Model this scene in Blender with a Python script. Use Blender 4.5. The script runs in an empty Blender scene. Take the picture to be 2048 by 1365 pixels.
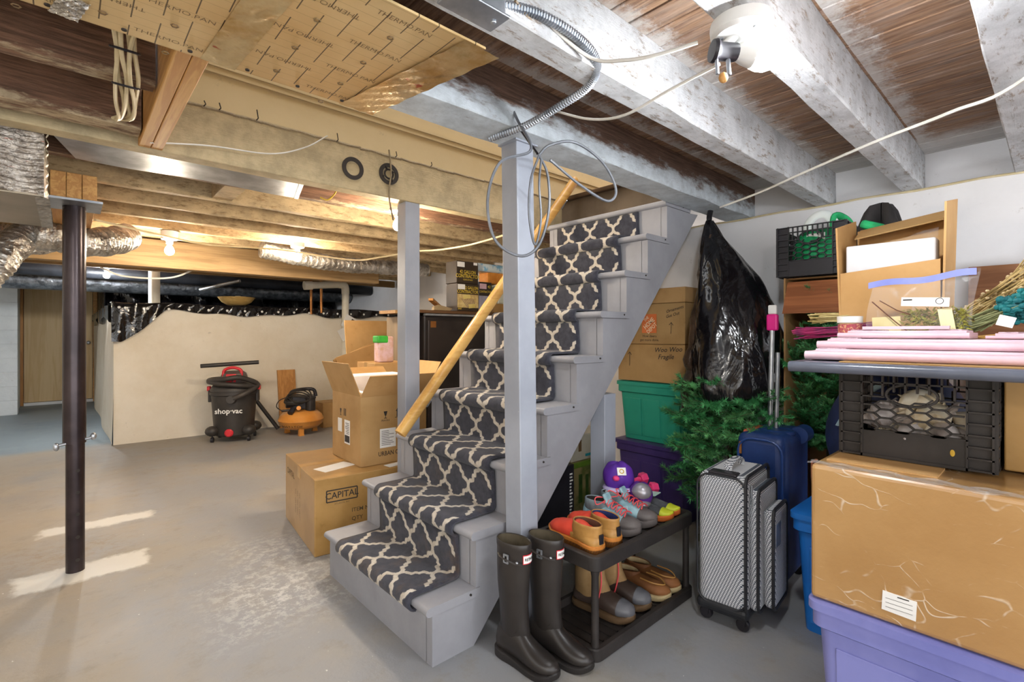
import bpy, math, random
from mathutils import Matrix, Vector
random.seed(7)
PI = math.pi
C = bpy.context.scene.collection
SC = bpy.context.scene
# ---------------------------------------------------------------- camera
cam_d = bpy.data.cameras.new('camera')
cam = bpy.data.objects.new('camera', cam_d)
C.objects.link(cam)
SC.camera = cam
cam_d.sensor_fit = 'HORIZONTAL'
cam_d.sensor_width = 36.0
cam_d.lens = 36.0 * 987.0 / 2048.0
cam_d.shift_y = -14.5 / 2048.0
cam_d.clip_start = 0.05
cam_d.clip_end = 60
cam.location = (0, 0, 1.15)
cam.rotation_euler = (PI / 2, 0, math.radians(47.9 - 90))
# ---------------------------------------------------------------- world and exposure
world = bpy.data.worlds.new('world')
SC.world = world
world.use_nodes = True
bg = world.node_tree.nodes['Background']
bg.inputs[0].default_value = (0.95, 0.97, 1.0, 1)
bg.inputs[1].default_value = 1.65
SC.view_settings.view_transform = 'Standard'
SC.view_settings.look = 'None'
SC.view_settings.exposure = 1.18
SC.view_settings.gamma = 1.0
SC.view_settings.use_curve_mapping = False
def lamp(name, loc, power, col, rad):
    l = bpy.data.lights.new(name, 'POINT')
    l.energy = power; l.color = col; l.shadow_soft_size = rad
    o = bpy.data.objects.new(name, l); C.objects.link(o); o.location = loc
    return o
WARM = (1.0, 0.84, 0.64)
COOL = (0.93, 0.97, 1.0)

# ---------------------------------------------------------------- helpers
class MB:
    def __init__(s):
        s.v = []; s.f = []; s.m = []; s.uv = []
    def add(s, vs, fs, mi=0):
        o = len(s.v)
        s.v += [tuple(p) for p in vs]
        s.f += [tuple(i + o for i in f) for f in fs]
        s.m += [mi] * len(fs)
        return s
    def box(s, a, b, mi=0):
        x0, y0, z0 = a; x1, y1, z1 = b
        return s.add([(x0,y0,z0),(x1,y0,z0),(x1,y1,z0),(x0,y1,z0),(x0,y0,z1),(x1,y0,z1),(x1,y1,z1),(x0,y1,z1)],
                     [(3,2,1,0),(4,5,6,7),(0,1,5,4),(1,2,6,5),(2,3,7,6),(3,0,4,7)], mi)
    def obox(s, c, size, R=None, mi=0):
        hx, hy, hz = size[0]/2, size[1]/2, size[2]/2
        R = R or Matrix.Identity(3); c = Vector(c)
        vs = [c + R @ Vector(p) for p in [(-hx,-hy,-hz),(hx,-hy,-hz),(hx,hy,-hz),(-hx,hy,-hz),(-hx,-hy,hz),(hx,-hy,hz),(hx,hy,hz),(-hx,hy,hz)]]
        return s.add(vs, [(3,2,1,0),(4,5,6,7),(0,1,5,4),(1,2,6,5),(2,3,7,6),(3,0,4,7)], mi)
    def bar(s, p0, p1, w, h, up=(0,0,1), mi=0):
        p0 = Vector(p0); p1 = Vector(p1); d = p1 - p0; L = d.length; d.normalize()
        u = Vector(up); sd = d.cross(u)
        if sd.length < 1e-5: sd = d.cross(Vector((1,0,0)))
        sd.normalize(); u = sd.cross(d)
        R = Matrix((d, sd, u)).transposed()
        return s.obox((p0 + p1)/2, (L, w, h), R, mi)
    def loft(s, rings, mi=0, cap0=True, cap1=True, closed=True):
        n = len(rings[0]); vs = [p for r in rings for p in r]; fs = []
        for i in range(len(rings)-1):
            for j in range(n if closed else n-1):
                k = (j+1) % n
                fs.append((i*n+j, i*n+k, (i+1)*n+k, (i+1)*n+j))
        if cap0: fs.append(tuple(range(n-1, -1, -1)))
        if cap1: fs.append(tuple((len(rings)-1)*n + j for j in range(n)))
        return s.add(vs, fs, mi)
    def tube(s, pts, r, n=8, mi=0, caps=True, flat=1.0):
        pts = [Vector(p) for p in pts]; m = len(pts)
        rs = r if isinstance(r, (list, tuple)) else [r]*m
        t0 = (pts[1]-pts[0]).normalized()
        a = t0.cross(Vector((0,0,1)))
        if a.length < 1e-4: a = t0.cross(Vector((1,0,0)))
        a.normalize(); rings = []
        for i in range(m):
            if i == 0: t = pts[1]-pts[0]
            elif i == m-1: t = pts[-1]-pts[-2]
            else: t = pts[i+1]-pts[i-1]
            t.normalize()
            a = a - t*a.dot(t)
            if a.length < 1e-6: a = t.orthogonal()
            a.normalize(); b = t.cross(a)
            rings.append([pts[i] + (a*math.cos(2*PI*j/n) + b*math.sin(2*PI*j/n)*flat)*rs[i] for j in range(n)])
        return s.loft(rings, mi, caps, caps)
    def cyl(s, p0, p1, r0, r1=None, n=16, mi=0):
        return s.tube([p0, p1], [r0, r0 if r1 is None else r1], n, mi)
    def lathe(s, prof, n=24, c=(0,0,0), R=None, mi=0, sx=1, sy=1, cap=True):
        c = Vector(c); R = R or Matrix.Identity(3)
        rings = [[c + R @ Vector((r*sx*math.cos(2*PI*j/n), r*sy*math.sin(2*PI*j/n), z)) for j in range(n)] for r, z in prof]
        return s.loft(rings, mi, cap, cap)
    def ell(s, c, rad, n=12, m=8, R=None, mi=0):
        prof = [(max(math.sin(PI*i/m), 1e-3), -math.cos(PI*i/m)) for i in range(m+1)]
        c = Vector(c); R = R or Matrix.Identity(3)
        rings = [[c + R @ Vector((r*rad[0]*math.cos(2*PI*j/n), r*rad[1]*math.sin(2*PI*j/n), z*rad[2])) for j in range(n)] for r, z in prof]
        return s.loft(rings, mi)
    def prism(s, poly, h0, h1, axis='y', mi=0):
        def P(a, b, h):
            return {'y': (a, h, b), 'x': (h, a, b), 'z': (a, b, h)}[axis]
        n = len(poly)
        vs = [P(a, b, h0) for a, b in poly] + [P(a, b, h1) for a, b in poly]
        fs = [tuple(range(n)), tuple(range(2*n-1, n-1, -1))] + [(i, i+n, (i+1) % n + n, (i+1) % n) for i in range(n)]
        return s.add(vs, fs, mi)
    def grid(s, fn, nu, nv, mi=0, cu=False):
        vs = [fn(i/nu, j/nv) for j in range(nv+1) for i in range(nu+1)]
        fs = [(j*(nu+1)+i, j*(nu+1)+i+1, (j+1)*(nu+1)+i+1, (j+1)*(nu+1)+i) for j in range(nv) for i in range(nu)]
        return s.add(vs, fs, mi)
    def torus(s, c, R0, r, n=24, m=8, R=None, mi=0, a0=0, a1=2*PI):
        c = Vector(c); R = R or Matrix.Identity(3)
        full = abs(a1-a0-2*PI) < 1e-6
        pts = [c + R @ Vector((R0*math.cos(a0+(a1-a0)*i/n), R0*math.sin(a0+(a1-a0)*i/n), 0)) for i in range(n+1)]
        return s.tube(pts, r, m, mi, not full)
    def xf(s, M):
        s.v = [tuple(M @ Vector(p)) for p in s.v]
        return s
TM = {}
def rz(a): return Matrix.Rotation(a, 3, 'Z')
def rx(a): return Matrix.Rotation(a, 3, 'X')
def ry(a): return Matrix.Rotation(a, 3, 'Y')
def tag(o, label=None, cat=None, group=None, kind=None):
    if label: o['label'] = label
    if cat: o['category'] = cat
    if group: o['group'] = group
    if kind: o['kind'] = kind
    return o
def thing(name, label, cat, loc=(0,0,0), rot=0, group=None, kind=None):
    o = bpy.data.objects.new(name, None); C.objects.link(o)
    o.empty_display_size = 0.05
    o.location = loc; o.rotation_euler = (0, 0, rot)
    TM[o] = Matrix.Translation(loc) @ Matrix.Rotation(rot, 4, 'Z')
    return tag(o, label, cat, group, kind)
def setpar(o, parent):
    if parent is not None:
        o.parent = parent
        TM[o] = TM.get(parent, Matrix.Identity(4))
def obj(name, mb, mats, parent=None, smooth=False, bevel=0, subd=0, local=False, seg=2, ang=40):
    me = bpy.data.meshes.new(name)
    vs = mb.v
    if parent is not None and not local and TM.get(parent) is not None:
        inv = TM[parent].inverted()
        vs = [tuple(inv @ Vector(p)) for p in vs]
    me.from_pydata(vs, [], mb.f)
    if not isinstance(mats, (list, tuple)): mats = [mats]
    for m in mats: me.materials.append(m)
    if any(mb.m): me.polygons.foreach_set('material_index', mb.m)
    if mb.uv:
        uvl = me.uv_layers.new(name='UVMap')
        for lp in me.loops: uvl.data[lp.index].uv = mb.uv[lp.vertex_index]
    me.update()
    if smooth:
        me.polygons.foreach_set('use_smooth', [True]*len(me.polygons))
        me.set_sharp_from_angle(angle=math.radians(ang))
    o = bpy.data.objects.new(name, me); C.objects.link(o)
    setpar(o, parent)
    if bevel:
        b = o.modifiers.new('bevel', 'BEVEL'); b.width = bevel; b.segments = seg; b.limit_method = 'ANGLE'
    if subd:
        b = o.modifiers.new('subd', 'SUBSURF'); b.levels = subd; b.render_levels = subd
    return o
def inst(src, parent, loc=(0,0,0), rot=None, scale=None, name=None):
    c = src.copy(); C.objects.link(c)
    if name: c.name = name
    c.parent = parent
    c.location = loc
    if rot is not None: c.rotation_euler = rot
    if scale is not None: c.scale = scale
    return c
def dup(root, loc, rot, label, group=None):
    r = root.copy(); C.objects.link(r); r.location = loc; r.rotation_euler = (0, 0, rot)
    r['label'] = label
    if group: r['group'] = group
    for ch in list(root.children):
        c = ch.copy(); C.objects.link(c); c.parent = r
        for g in list(ch.children):
            d = g.copy(); C.objects.link(d); d.parent = c
    return r
def hx(h, k=1.0):
    h = h.lstrip('#')
    out = []
    for i in (0, 2, 4):
        c = int(h[i:i+2], 16)/255*k
        out.append(c/12.92 if c <= 0.04045 else ((c+0.055)/1.055)**2.4)
    return (*out, 1)
class NT:
    def __init__(s, name):
        s.mat = bpy.data.materials.new(name); s.mat.use_nodes = True
        s.t = s.mat.node_tree; s.b = s.t.nodes['Principled BSDF']
    def n(s, ty, **kw):
        nd = s.t.nodes.new(ty)
        for k, v in kw.items(): setattr(nd, k, v)
        return nd
    def l(s, a, b): s.t.links.new(a, b)
    def val(s, x):
        return x
    def put(s, sock, x):
        if hasattr(x, 'is_linked') or isinstance(x, bpy.types.NodeSocket): s.l(x, sock)
        else: sock.default_value = x
    def math(s, op, a, b=None, c=None, clamp=False):
        nd = s.n('ShaderNodeMath', operation=op); nd.use_clamp = clamp
        s.put(nd.inputs[0], a)
        if b is not None: s.put(nd.inputs[1], b)
        if c is not None: s.put(nd.inputs[2], c)
        return nd.outputs[0]
    def coord(s, kind='Object', scale=(1,1,1), rot=(0,0,0), loc=(0,0,0)):
        if kind == 'Position': src = s.n('ShaderNodeNewGeometry').outputs['Position']
        else: src = s.n('ShaderNodeTexCoord').outputs[kind]
        mp = s.n('ShaderNodeMapping'); s.l(src, mp.inputs[0])
        mp.inputs['Scale'].default_value = scale; mp.inputs['Rotation'].default_value = rot; mp.inputs['Location'].default_value = loc
        return mp.outputs[0]
    def noise(s, vec, scale, detail=4, rough=0.55, dist=0):
        nd = s.n('ShaderNodeTexNoise'); s.l(vec, nd.inputs['Vector'])
        nd.inputs['Scale'].default_value = scale; nd.inputs['Detail'].default_value = detail
        nd.inputs['Roughness'].default_value = rough; nd.inputs['Distortion'].default_value = dist
        return nd.outputs['Fac']
    def ramp(s, fac, lo, hi):
        nd = s.n('ShaderNodeMapRange', interpolation_type='SMOOTHSTEP')
        s.put(nd.inputs[0], fac); nd.inputs[1].default_value = lo; nd.inputs[2].default_value = hi
        return nd.outputs[0]
    def mix(s, fac, a, b):
        nd = s.n('ShaderNodeMix', data_type='RGBA')
        s.put(nd.inputs[0], fac); s.put(nd.inputs[6], a); s.put(nd.inputs[7], b)
        return nd.outputs[2]
    def color(s, c): s.put(s.b.inputs['Base Color'], c)
    def bump(s, h, strength, dist=0.01):
        nd = s.n('ShaderNodeBump'); nd.inputs['Strength'].default_value = strength; nd.inputs['Distance'].default_value = dist
        s.l(h, nd.inputs['Height']); s.l(nd.outputs[0], s.b.inputs['Normal'])
    def set(s, rough=None, metal=None, spec=None, coat=None, trans=None, alpha=None, ior=None, sheen=None):
        for k, v in (('Roughness', rough), ('Metallic', metal), ('Specular IOR Level', spec), ('Coat Weight', coat), ('Transmission Weight', trans), ('Alpha', alpha), ('IOR', ior), ('Sheen Weight', sheen)):
            if v is not None: s.put(s.b.inputs[k], v)
        return s
    def xyz(s, vec):
        nd = s.n('ShaderNodeSeparateXYZ'); s.l(vec, nd.inputs[0]); return nd.outputs
def M(name, c1, c2=None, sc=6, rough=0.6, metal=0.0, bump=0.0, bsc=40, stretch=(1,1,1), lo=0.35, hi=0.65, spec=0.4, coat=None, rnd=0.0, coord='Object', bdist=0.004, dist=0.0):
    """two-tone noise material; c1, c2 are hex colours"""
    t = NT(name)
    a = hx(c1)
    if c2 is None:
        r, g, b = [int(c1.lstrip('#')[i:i+2], 16) for i in (0, 2, 4)]
        c2 = '%02x%02x%02x' % tuple(max(0, int(x*0.86)) for x in (r, g, b))
    v = t.coord(coord, stretch)
    f = t.ramp(t.noise(v, sc, 5, 0.6, dist), lo, hi)
    col = t.mix(f, a, hx(c2))
    if rnd:
        oi = t.n('ShaderNodeObjectInfo')
        hs = t.n('ShaderNodeHueSaturation'); t.l(col, hs.inputs['Color'])
        t.l(t.math('MULTIPLY_ADD', oi.outputs['Random'], rnd, 1 - rnd/2), hs.inputs['Value'])
        col = hs.outputs[0]
    t.color(col)
    t.set(rough=rough, metal=metal, spec=spec, coat=coat)
    if bump:
        t.bump(t.noise(v, bsc, 4), bump, bdist)
    return t.mat
FONTS = {}
def txt(s, size, org, xd, yd, mat, parent, name='lettering', align='CENTER', bold=0.0, ext=0.0004, spacing=1.0, sx=1.0, shear=0.0):
    cu = bpy.data.curves.new('t', 'FONT'); cu.body = s; cu.size = 1.0; cu.align_x = align; cu.align_y = 'CENTER'
    cu.offset = bold; cu.resolution_u = 2; cu.space_character = spacing; cu.shear = shear
    to = bpy.data.objects.new('t', cu); C.objects.link(to)
    dg = bpy.context.evaluated_depsgraph_get()
    me = bpy.data.meshes.new_from_object(to.evaluated_get(dg))
    bpy.data.objects.remove(to)
    xd = Vector(xd).normalized(); yd = Vector(yd).normalized(); n = xd.cross(yd); org = Vector(org)
    mb = MB()
    vs = [org + xd*(v.co.x*size*sx) + yd*(v.co.y*size) + n*ext for v in me.vertices]
    mb.add(vs, [tuple(p.vertices) for p in me.polygons])
    bpy.data.meshes.remove(me)
    return obj(name, mb, mat, parent)
# ---------------------------------------------------------------- materials
def m_floor():
    t = NT('concrete'); v = t.coord('Position')
    p = t.xyz(v)
    big = t.ramp(t.noise(v, 0.9, 5, 0.65), 0.40, 0.62)
    c = t.mix(big, hx('#8b8c8f'), hx('#99938a'))
    # tan dust away from the painted area (towards -X)
    dx = t.ramp(t.math('ADD', t.math('MULTIPLY_ADD', p[0], -0.8, 0.55), t.math('MULTIPLY_ADD', t.noise(v, 1.6, 6, 0.7), 1.6, -0.8)), 0.0, 0.9)
    c = t.mix(t.math('MULTIPLY', dx, 0.75), c, hx('#a4957f'))
    fine = t.ramp(t.noise(v, 7, 8, 0.75), 0.50, 0.72)
    c = t.mix(t.math('MULTIPLY', fine, 0.45), c, hx('#7f7666'))
    # blue-grey paint in the passage
    f = t.ramp(p[1], 6.5, 6.8)
    c = t.mix(f, c, hx('#7f8a90'))
    # whitish worn paint patches
    def rect(cx, cy, w, h, soft=0.03, ns=9):
        nz = t.math('MULTIPLY_ADD', t.noise(v, ns, 5, 0.7), 0.34, -0.17)
        ax = t.math('SUBTRACT', t.math('ABSOLUTE', t.math('SUBTRACT', p[0], cx)), w)
        ay = t.math('SUBTRACT', t.math('ABSOLUTE', t.math('SUBTRACT', p[1], cy)), h)
        d = t.math('ADD', t.math('MAXIMUM', ax, ay), t.math('MULTIPLY', nz, 0.35))
        return t.math('SUBTRACT', 1.0, t.ramp(d, -soft, soft*0.4))
    for cx, cy, w, h, k in ((0.07, 3.16, 0.25, 0.12, 0.85), (0.15, 3.90, 0.27, 0.08, 0.75)):
        c = t.mix(t.math('MULTIPLY', rect(cx, cy, w, h), k), c, hx('#d9d6ce'))
    for cx, cy, w, h, k in ((0.72, 2.30, 0.30, 0.28, 0.6), (0.85, 2.75, 0.3, 0.3, 0.4), (0.0, 3.5, 0.3, 0.22, -1)):
        nn = t.ramp(t.noise(v, 22, 6, 0.8), 0.46, 0.60)
        mk = t.math('MULTIPLY', rect(cx, cy, w, h, 0.3, 3), nn)
        c = t.mix(t.math('MULTIPLY', mk, abs(k)*0.8), c, hx('#dddcd8') if k > 0 else hx('#8f7d66'))
    sp = t.ramp(t.noise(v, 60, 2, 0.5), 0.74, 0.78)
    c = t.mix(t.math('MULTIPLY', sp, 0.6), c, hx('#e8e6e0'))
    t.color(c); t.set(rough=t.math('MULTIPLY_ADD', big, 0.2, 0.45), spec=0.3)
    t.bump(t.noise(v, 35, 6, 0.7), 0.25, 0.006)
    return t.mat
def m_wallpaint(name, c1, c2, bs=0.35, sc=1.5, bsc=18):
    t = NT(name); v = t.coord('Position')
    c = t.mix(t.ramp(t.noise(v, sc, 6, 0.65), 0.35, 0.7), hx(c1), hx(c2))
    c = t.mix(t.math('MULTIPLY', t.ramp(t.noise(v, 14, 6, 0.75), 0.62, 0.72), 0.35), c, hx('#8a8072'))
    t.color(c); t.set(rough=0.75, spec=0.25)
    t.bump(t.noise(v, bsc, 6, 0.65), bs, 0.02)
    return t.mat
def m_joist(name, paint, wood, zlo, cover=0.5, soft=0.06, worn=0.55):
    """old timber, paint up to height zlo (ragged edge), worn spots"""
    t = NT(name); v = t.coord('Position'); p = t.xyz(v)
    g = t.coord('Position', (1.5, 12, 30))
    wd = t.mix(t.ramp(t.noise(g, 4, 6, 0.7), 0.3, 0.7), hx(wood), hx(wood, 0.62))
    pt = t.mix(t.ramp(t.noise(v, 9, 6, 0.7), 0.35, 0.7), hx(paint), hx(paint, 0.84))
    nz = t.math('MULTIPLY_ADD', t.noise(t.coord('Position', (2, 6, 6)), 3, 6, 0.7), 0.24, -0.12)
    low = t.math('SUBTRACT', 1.0, t.ramp(t.math('ADD', p[2], nz), zlo-soft, zlo+soft))
    wn = t.ramp(t.noise(t.coord('Position', (3, 10, 10)), 4.5, 8, 0.8), worn, worn+0.12)
    f = t.math('MULTIPLY', low, t.math('MULTIPLY_ADD', wn, -0.75, 1.0))
    t.color(t.mix(f, wd, pt)); t.set(rough=0.7, spec=0.3)
    t.bump(t.noise(t.coord('Position', (4, 30, 30)), 6, 8, 0.75), 0.6, 0.012)
    return t.mat
def m_boards():
    t = NT('subfloor_wood'); v = t.coord('Position'); p = t.xyz(v)
    g = t.coord('Position', (40, 2.2, 1))
    oi = t.n('ShaderNodeObjectInfo')
    k = t.math('MULTIPLY_ADD', oi.outputs['Random'], 0.45, 0.0)
    a = t.mix(k, hx('#a68468'), hx('#75563f'))
    c = t.mix(t.ramp(t.noise(g, 2.2, 7, 0.7), 0.3, 0.75), a, hx('#5c4234'))
    # greyish overspray beside the joists
    yy = t.math('FRACT', t.math('MULTIPLY', t.math('SUBTRACT', 0.84, p[1]), 2.5))
    near = t.math('SUBTRACT', 1.0, t.ramp(t.math('ADD', yy, t.math('MULTIPLY_ADD', t.noise(v, 14, 7, 0.8), 0.7, -0.35)), -0.02, 0.22))
    wl = t.ramp(t.math('ADD', p[0], t.math('MULTIPLY_ADD', t.noise(v, 10, 6, 0.8), 0.2, -0.1)), 2.86, 3.05)
    nn = t.ramp(t.noise(t.coord('Position', (9, 2, 1)), 2.5, 6, 0.7), 0.42, 0.66)
    w = t.math('MAXIMUM', t.math('MULTIPLY', near, 0.85), t.math('MAXIMUM', wl, t.math('MULTIPLY', nn, 0.14)))
    w = t.math('MULTIPLY', w, t.ramp(p[0], 0.8, 1.3))
    t.color(t.mix(w, c, hx('#c2bfbc'))); t.set(rough=0.7, spec=0.25)
    t.bump(t.noise(g, 5, 6), 0.3, 0.004)
    return t.mat
def m_wood(name, c1, c2, axis=0, sc=3, rough=0.5, coat=None, rnd=0.0, coord='Object'):
    t = NT(name)
    st = [14, 14, 14]; st[axis] = 0.9
    v = t.coord(coord, tuple(st))
    n1 = t.noise(v, sc, 5, 0.6, 0.6)
    wv = t.math('SINE', t.math('MULTIPLY', n1, 26.0))
    f = t.math('MULTIPLY_ADD', wv, 0.22, t.math('MULTIPLY_ADD', n1, 0.9, -0.1), clamp=True)
    col = t.mix(f, hx(c1), hx(c2))
    if rnd:
        oi = t.n('ShaderNodeObjectInfo'); hs = t.n('ShaderNodeHueSaturation'); t.l(col, hs.inputs['Color'])
        t.l(t.math('MULTIPLY_ADD', oi.outputs['Random'], rnd, 1 - rnd/2), hs.inputs['Value']); col = hs.outputs[0]
    t.color(col); t.set(rough=rough, spec=0.35, coat=coat)
    t.bump(n1, 0.15, 0.003)
    return t.mat
def m_runner():
    """dark runner with an off-white quatrefoil trellis, laid out along the UVs (metres)"""
    t = NT('runner_carpet')
    uv = t.n('ShaderNodeUVMap').outputs[0]
    nz = t.n('ShaderNodeTexNoise'); t.l(uv, nz.inputs['Vector']); nz.inputs['Scale'].default_value = 170
    vm = t.n('ShaderNodeVectorMath', operation='MULTIPLY_ADD'); t.l(nz.outputs['Color'], vm.inputs[0])
    vm.inputs[1].default_value = (0.008, 0.008, 0); t.l(uv, vm.inputs[2])
    p = t.xyz(vm.outputs[0])
    PX, PY = 0.175, 0.215
    x = t.math('ABSOLUTE', t.math('MULTIPLY', t.math('SUBTRACT', t.math('FRACT', t.math('MULTIPLY', p[0], 1/PX)), 0.5), PX))
    y = t.math('ABSOLUTE', t.math('MULTIPLY', t.math('SUBTRACT', t.math('FRACT', t.math('MULTIPLY', p[1], 1/PY)), 0.5), PY))
    cb = t.n('ShaderNodeCombineXYZ'); t.l(x, cb.inputs[0]); t.l(y, cb.inputs[1])
    pl = [(1, 0), (.97, .12), (.86, .22), (.68, .27), (.60, .30), (.58, .47), (.42, .53), (.40, .70), (.32, .73), (.14, .78), (.03, .88), (0, 1)]
    pl = [(a*PX/2, b*PY/2) for a, b in pl]
    d = None
    for a, b in zip(pl, pl[1:]):
        bx_, by_ = b[0]-a[0], b[1]-a[1]; q = bx_*bx_ + by_*by_
        pa = t.n('ShaderNodeVectorMath', operation='SUBTRACT'); t.l(cb.outputs[0], pa.inputs[0]); pa.inputs[1].default_value = (a[0], a[1], 0)
        dt = t.n('ShaderNodeVectorMath', operation='DOT_PRODUCT'); t.l(pa.outputs[0], dt.inputs[0]); dt.inputs[1].default_value = (bx_/q, by_/q, 0)
        h = t.math('ADD', dt.outputs['Value'], 0.0, clamp=True)
        sc_ = t.n('ShaderNodeVectorMath', operation='SCALE'); sc_.inputs[0].default_value = (bx_, by_, 0); t.l(h, sc_.inputs['Scale'])
        df = t.n('ShaderNodeVectorMath', operation='DISTANCE'); t.l(pa.outputs[0], df.inputs[0]); t.l(sc_.outputs[0], df.inputs[1])
        d = df.outputs['Value'] if d is None else t.math('MINIMUM', d, df.outputs['Value'])
    line = t.math('SUBTRACT', 1.0, t.ramp(d, 0.0065, 0.0105))
    w = t.xyz(uv)
    edge = t.ramp(t.math('ABSOLUTE', t.math('SUBTRACT', w[0], 0.31)), 0.292, 0.296)
    line = t.math('MULTIPLY', line, t.math('SUBTRACT', 1.0, edge))
    v = t.coord('Position')
    pile = t.noise(v, 260, 3, 0.7)
    dark = t.mix(t.ramp(t.noise(v, 30, 5, 0.7), 0.3, 0.7), hx('#34353e'), hx('#46464f'))
    lite = t.mix(t.ramp(t.noise(v, 40, 5, 0.7), 0.3, 0.7), hx('#d2cabd'), hx('#b9ad9c'))
    # brown dirt on the lower treads
    z = t.xyz(v)
    dirt = t.math('MULTIPLY', t.math('SUBTRACT', 1.0, t.ramp(z[2], 0.3, 0.75)), t.ramp(t.noise(v, 5, 6, 0.7), 0.5, 0.68))
    c = t.mix(line, dark, lite)
    c = t.mix(t.math('MULTIPLY', dirt, 0.35), c, hx('#6b5233'))
    t.color(c); t.set(rough=0.95, spec=0.1, sheen=0.15)
    t.bump(pile, 0.6, 0.006)
    return t.mat
def m_panel():
    """foil-faced joist panning with a printed grid"""
    t = NT('panning_board'); v = t.coord('Position'); p = t.xyz(v)
    c = t.mix(t.ramp(t.noise(v, 1.8, 4), 0.35, 0.65), hx('#dcc290'), hx('#d0aa70'))
    lx = t.math('LESS_THAN', t.math('FRACT', t.math('MULTIPLY', p[0], 1/0.053)), 0.05)
    dash = t.math('GREATER_THAN', t.math('FRACT', t.math('MULTIPLY_ADD', p[1], 1/0.15, t.math('MULTIPLY', t.math('FLOOR', t.math('MULTIPLY', p[0], 1/0.053)), 0.37))), 0.25)
    ly = t.math('LESS_THAN', t.math('FRACT', t.math('MULTIPLY', p[1], 1/0.032)), 0.05)
    c = t.mix(t.math('MULTIPLY', t.math('MULTIPLY', lx, dash), 0.9), c, hx('#45362a'))
    c = t.mix(t.math('MULTIPLY', ly, 0.35), c, hx('#8a6f48'))
    t.color(c); t.set(rough=0.38, metal=0.35, spec=0.5)
    t.bump(t.noise(v, 30, 4), 0.12, 0.004)
    return t.mat
def m_foil(name, c1='#d5d2cc', c2='#8d8880', sc=22, bs=0.9, rough=0.28, red=0.0):
    t = NT(name); v = t.coord('Position')
    vo = t.n('ShaderNodeTexVoronoi'); t.l(v, vo.inputs['Vector']); vo.inputs['Scale'].default_value = sc
    c = t.mix(t.ramp(t.noise(v, sc*0.5, 5, 0.7), 0.35, 0.7), hx(c1), hx(c2))
    if red:
        c = t.mix(t.math('MULTIPLY', t.ramp(t.noise(t.coord('Position', (6, 6, 30)), 2, 3), 0.66, 0.7), red), c, hx('#b5543c'))
    t.color(c); t.set(rough=rough, metal=0.85)
    t.bump(t.math('ADD', vo.outputs['Distance'], t.noise(v, sc*2, 4)), bs, 0.012)
    return t.mat
def m_card(name, c1='#b98f5c', c2='#a97f4d', tape=0.0):
    t = NT(name); v = t.coord('Position')
    c = t.mix(t.ramp(t.noise(v, 4, 6, 0.6), 0.35, 0.68), hx(c1), hx(c2))
    fl = t.math('SINE', t.math('MULTIPLY', t.xyz(t.coord('Object'))[2], 1400.0))
    c = t.mix(t.math('MULTIPLY', t.ramp(t.noise(v, 16, 6, 0.75), 0.60, 0.74), 0.3), c, hx(c2, 0.75))
    t.color(c); t.set(rough=0.72 if not tape else 0.35, spec=0.3, coat=tape or None)
    t.bump(t.noise(v, 28, 5), 0.10, 0.004)
    return t.mat
def m_wrap():
    """carton under clear, wrinkled packing tape"""
    t = NT('taped_cardboard'); v = t.coord('Position')
    c = t.mix(t.ramp(t.noise(v, 3, 6, 0.6), 0.35, 0.68), hx('#b48c58'), hx('#a67d4a'))
    vo = t.n('ShaderNodeTexVoronoi', feature='DISTANCE_TO_EDGE')
    nz = t.n('ShaderNodeTexNoise'); t.l(v, nz.inputs['Vector']); nz.inputs['Scale'].default_value = 6
    vm = t.n('ShaderNodeVectorMath', operation='MULTIPLY_ADD'); t.l(nz.outputs['Color'], vm.inputs[0]); vm.inputs[1].default_value = (0.25, 0.25, 0.16); t.l(v, vm.inputs[2])
    sm = t.n('ShaderNodeMapping'); t.l(vm.outputs[0], sm.inputs[0]); sm.inputs['Scale'].default_value = (8, 8, 20)
    t.l(sm.outputs[0], vo.inputs['Vector']); vo.inputs['Scale'].default_value = 1.0
    cr = t.math('MULTIPLY', t.math('SUBTRACT', 1.0, t.ramp(vo.outputs['Distance'], 0.003, 0.03)), t.ramp(t.noise(v, 7, 4, 0.7), 0.48, 0.64))
    t.color(t.mix(t.math('MULTIPLY', cr, 0.5), c, hx('#efe6d6'))); t.set(rough=0.3, spec=0.5, coat=0.6)
    t.b.inputs['Coat Roughness'].default_value = 0.15
    t.bump(t.math('ADD', t.math('MULTIPLY', cr, 0.5), t.noise(v, 14, 5, 0.6)), 0.3, 0.006)
    return t.mat
def m_tweed():
    t = NT('tweed_fabric'); v = t.coord('Object'); p = t.xyz(v)
    def br(a, b):
        ra = t.math('FLOOR', t.math('MULTIPLY', b, 160.0))
        sh = t.math('MULTIPLY_ADD', ra, 0.25, t.math('MULTIPLY', a, 95.0))
        m1 = t.math('LESS_THAN', t.math('FRACT', sh), 0.70)
        m2 = t.math('LESS_THAN', t.math('FRACT', t.math('MULTIPLY', b, 160.0)), 0.66)
        return t.math('MULTIPLY', m1, m2)
    f = br(t.math('ADD', p[0], p[1]), p[2])
    c = t.mix(f, hx('#565c66'), hx('#dcdee1'))
    t.color(c); t.set(rough=0.9, spec=0.15); t.bump(f, 0.3, 0.002)
    return t.mat
def m_plastic_black(name='black_bag'):
    t = NT(name); v = t.coord('Position')
    c = t.mix(t.ramp(t.noise(v, 2.5, 4), 0.4, 0.7), hx('#0d0c10'), hx('#1a181b'))
    t.color(c); t.set(rough=0.16, spec=0.6)
    n1 = t.noise(t.coord('Position', (1, 1, 0.6)), 8, 3, 0.5, 0.6)
    t.bump(t.math('ADD', n1, t.math('MULTIPLY', t.noise(v, 30, 2), 0.08)), 0.55, 0.035)
    return t.mat
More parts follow.
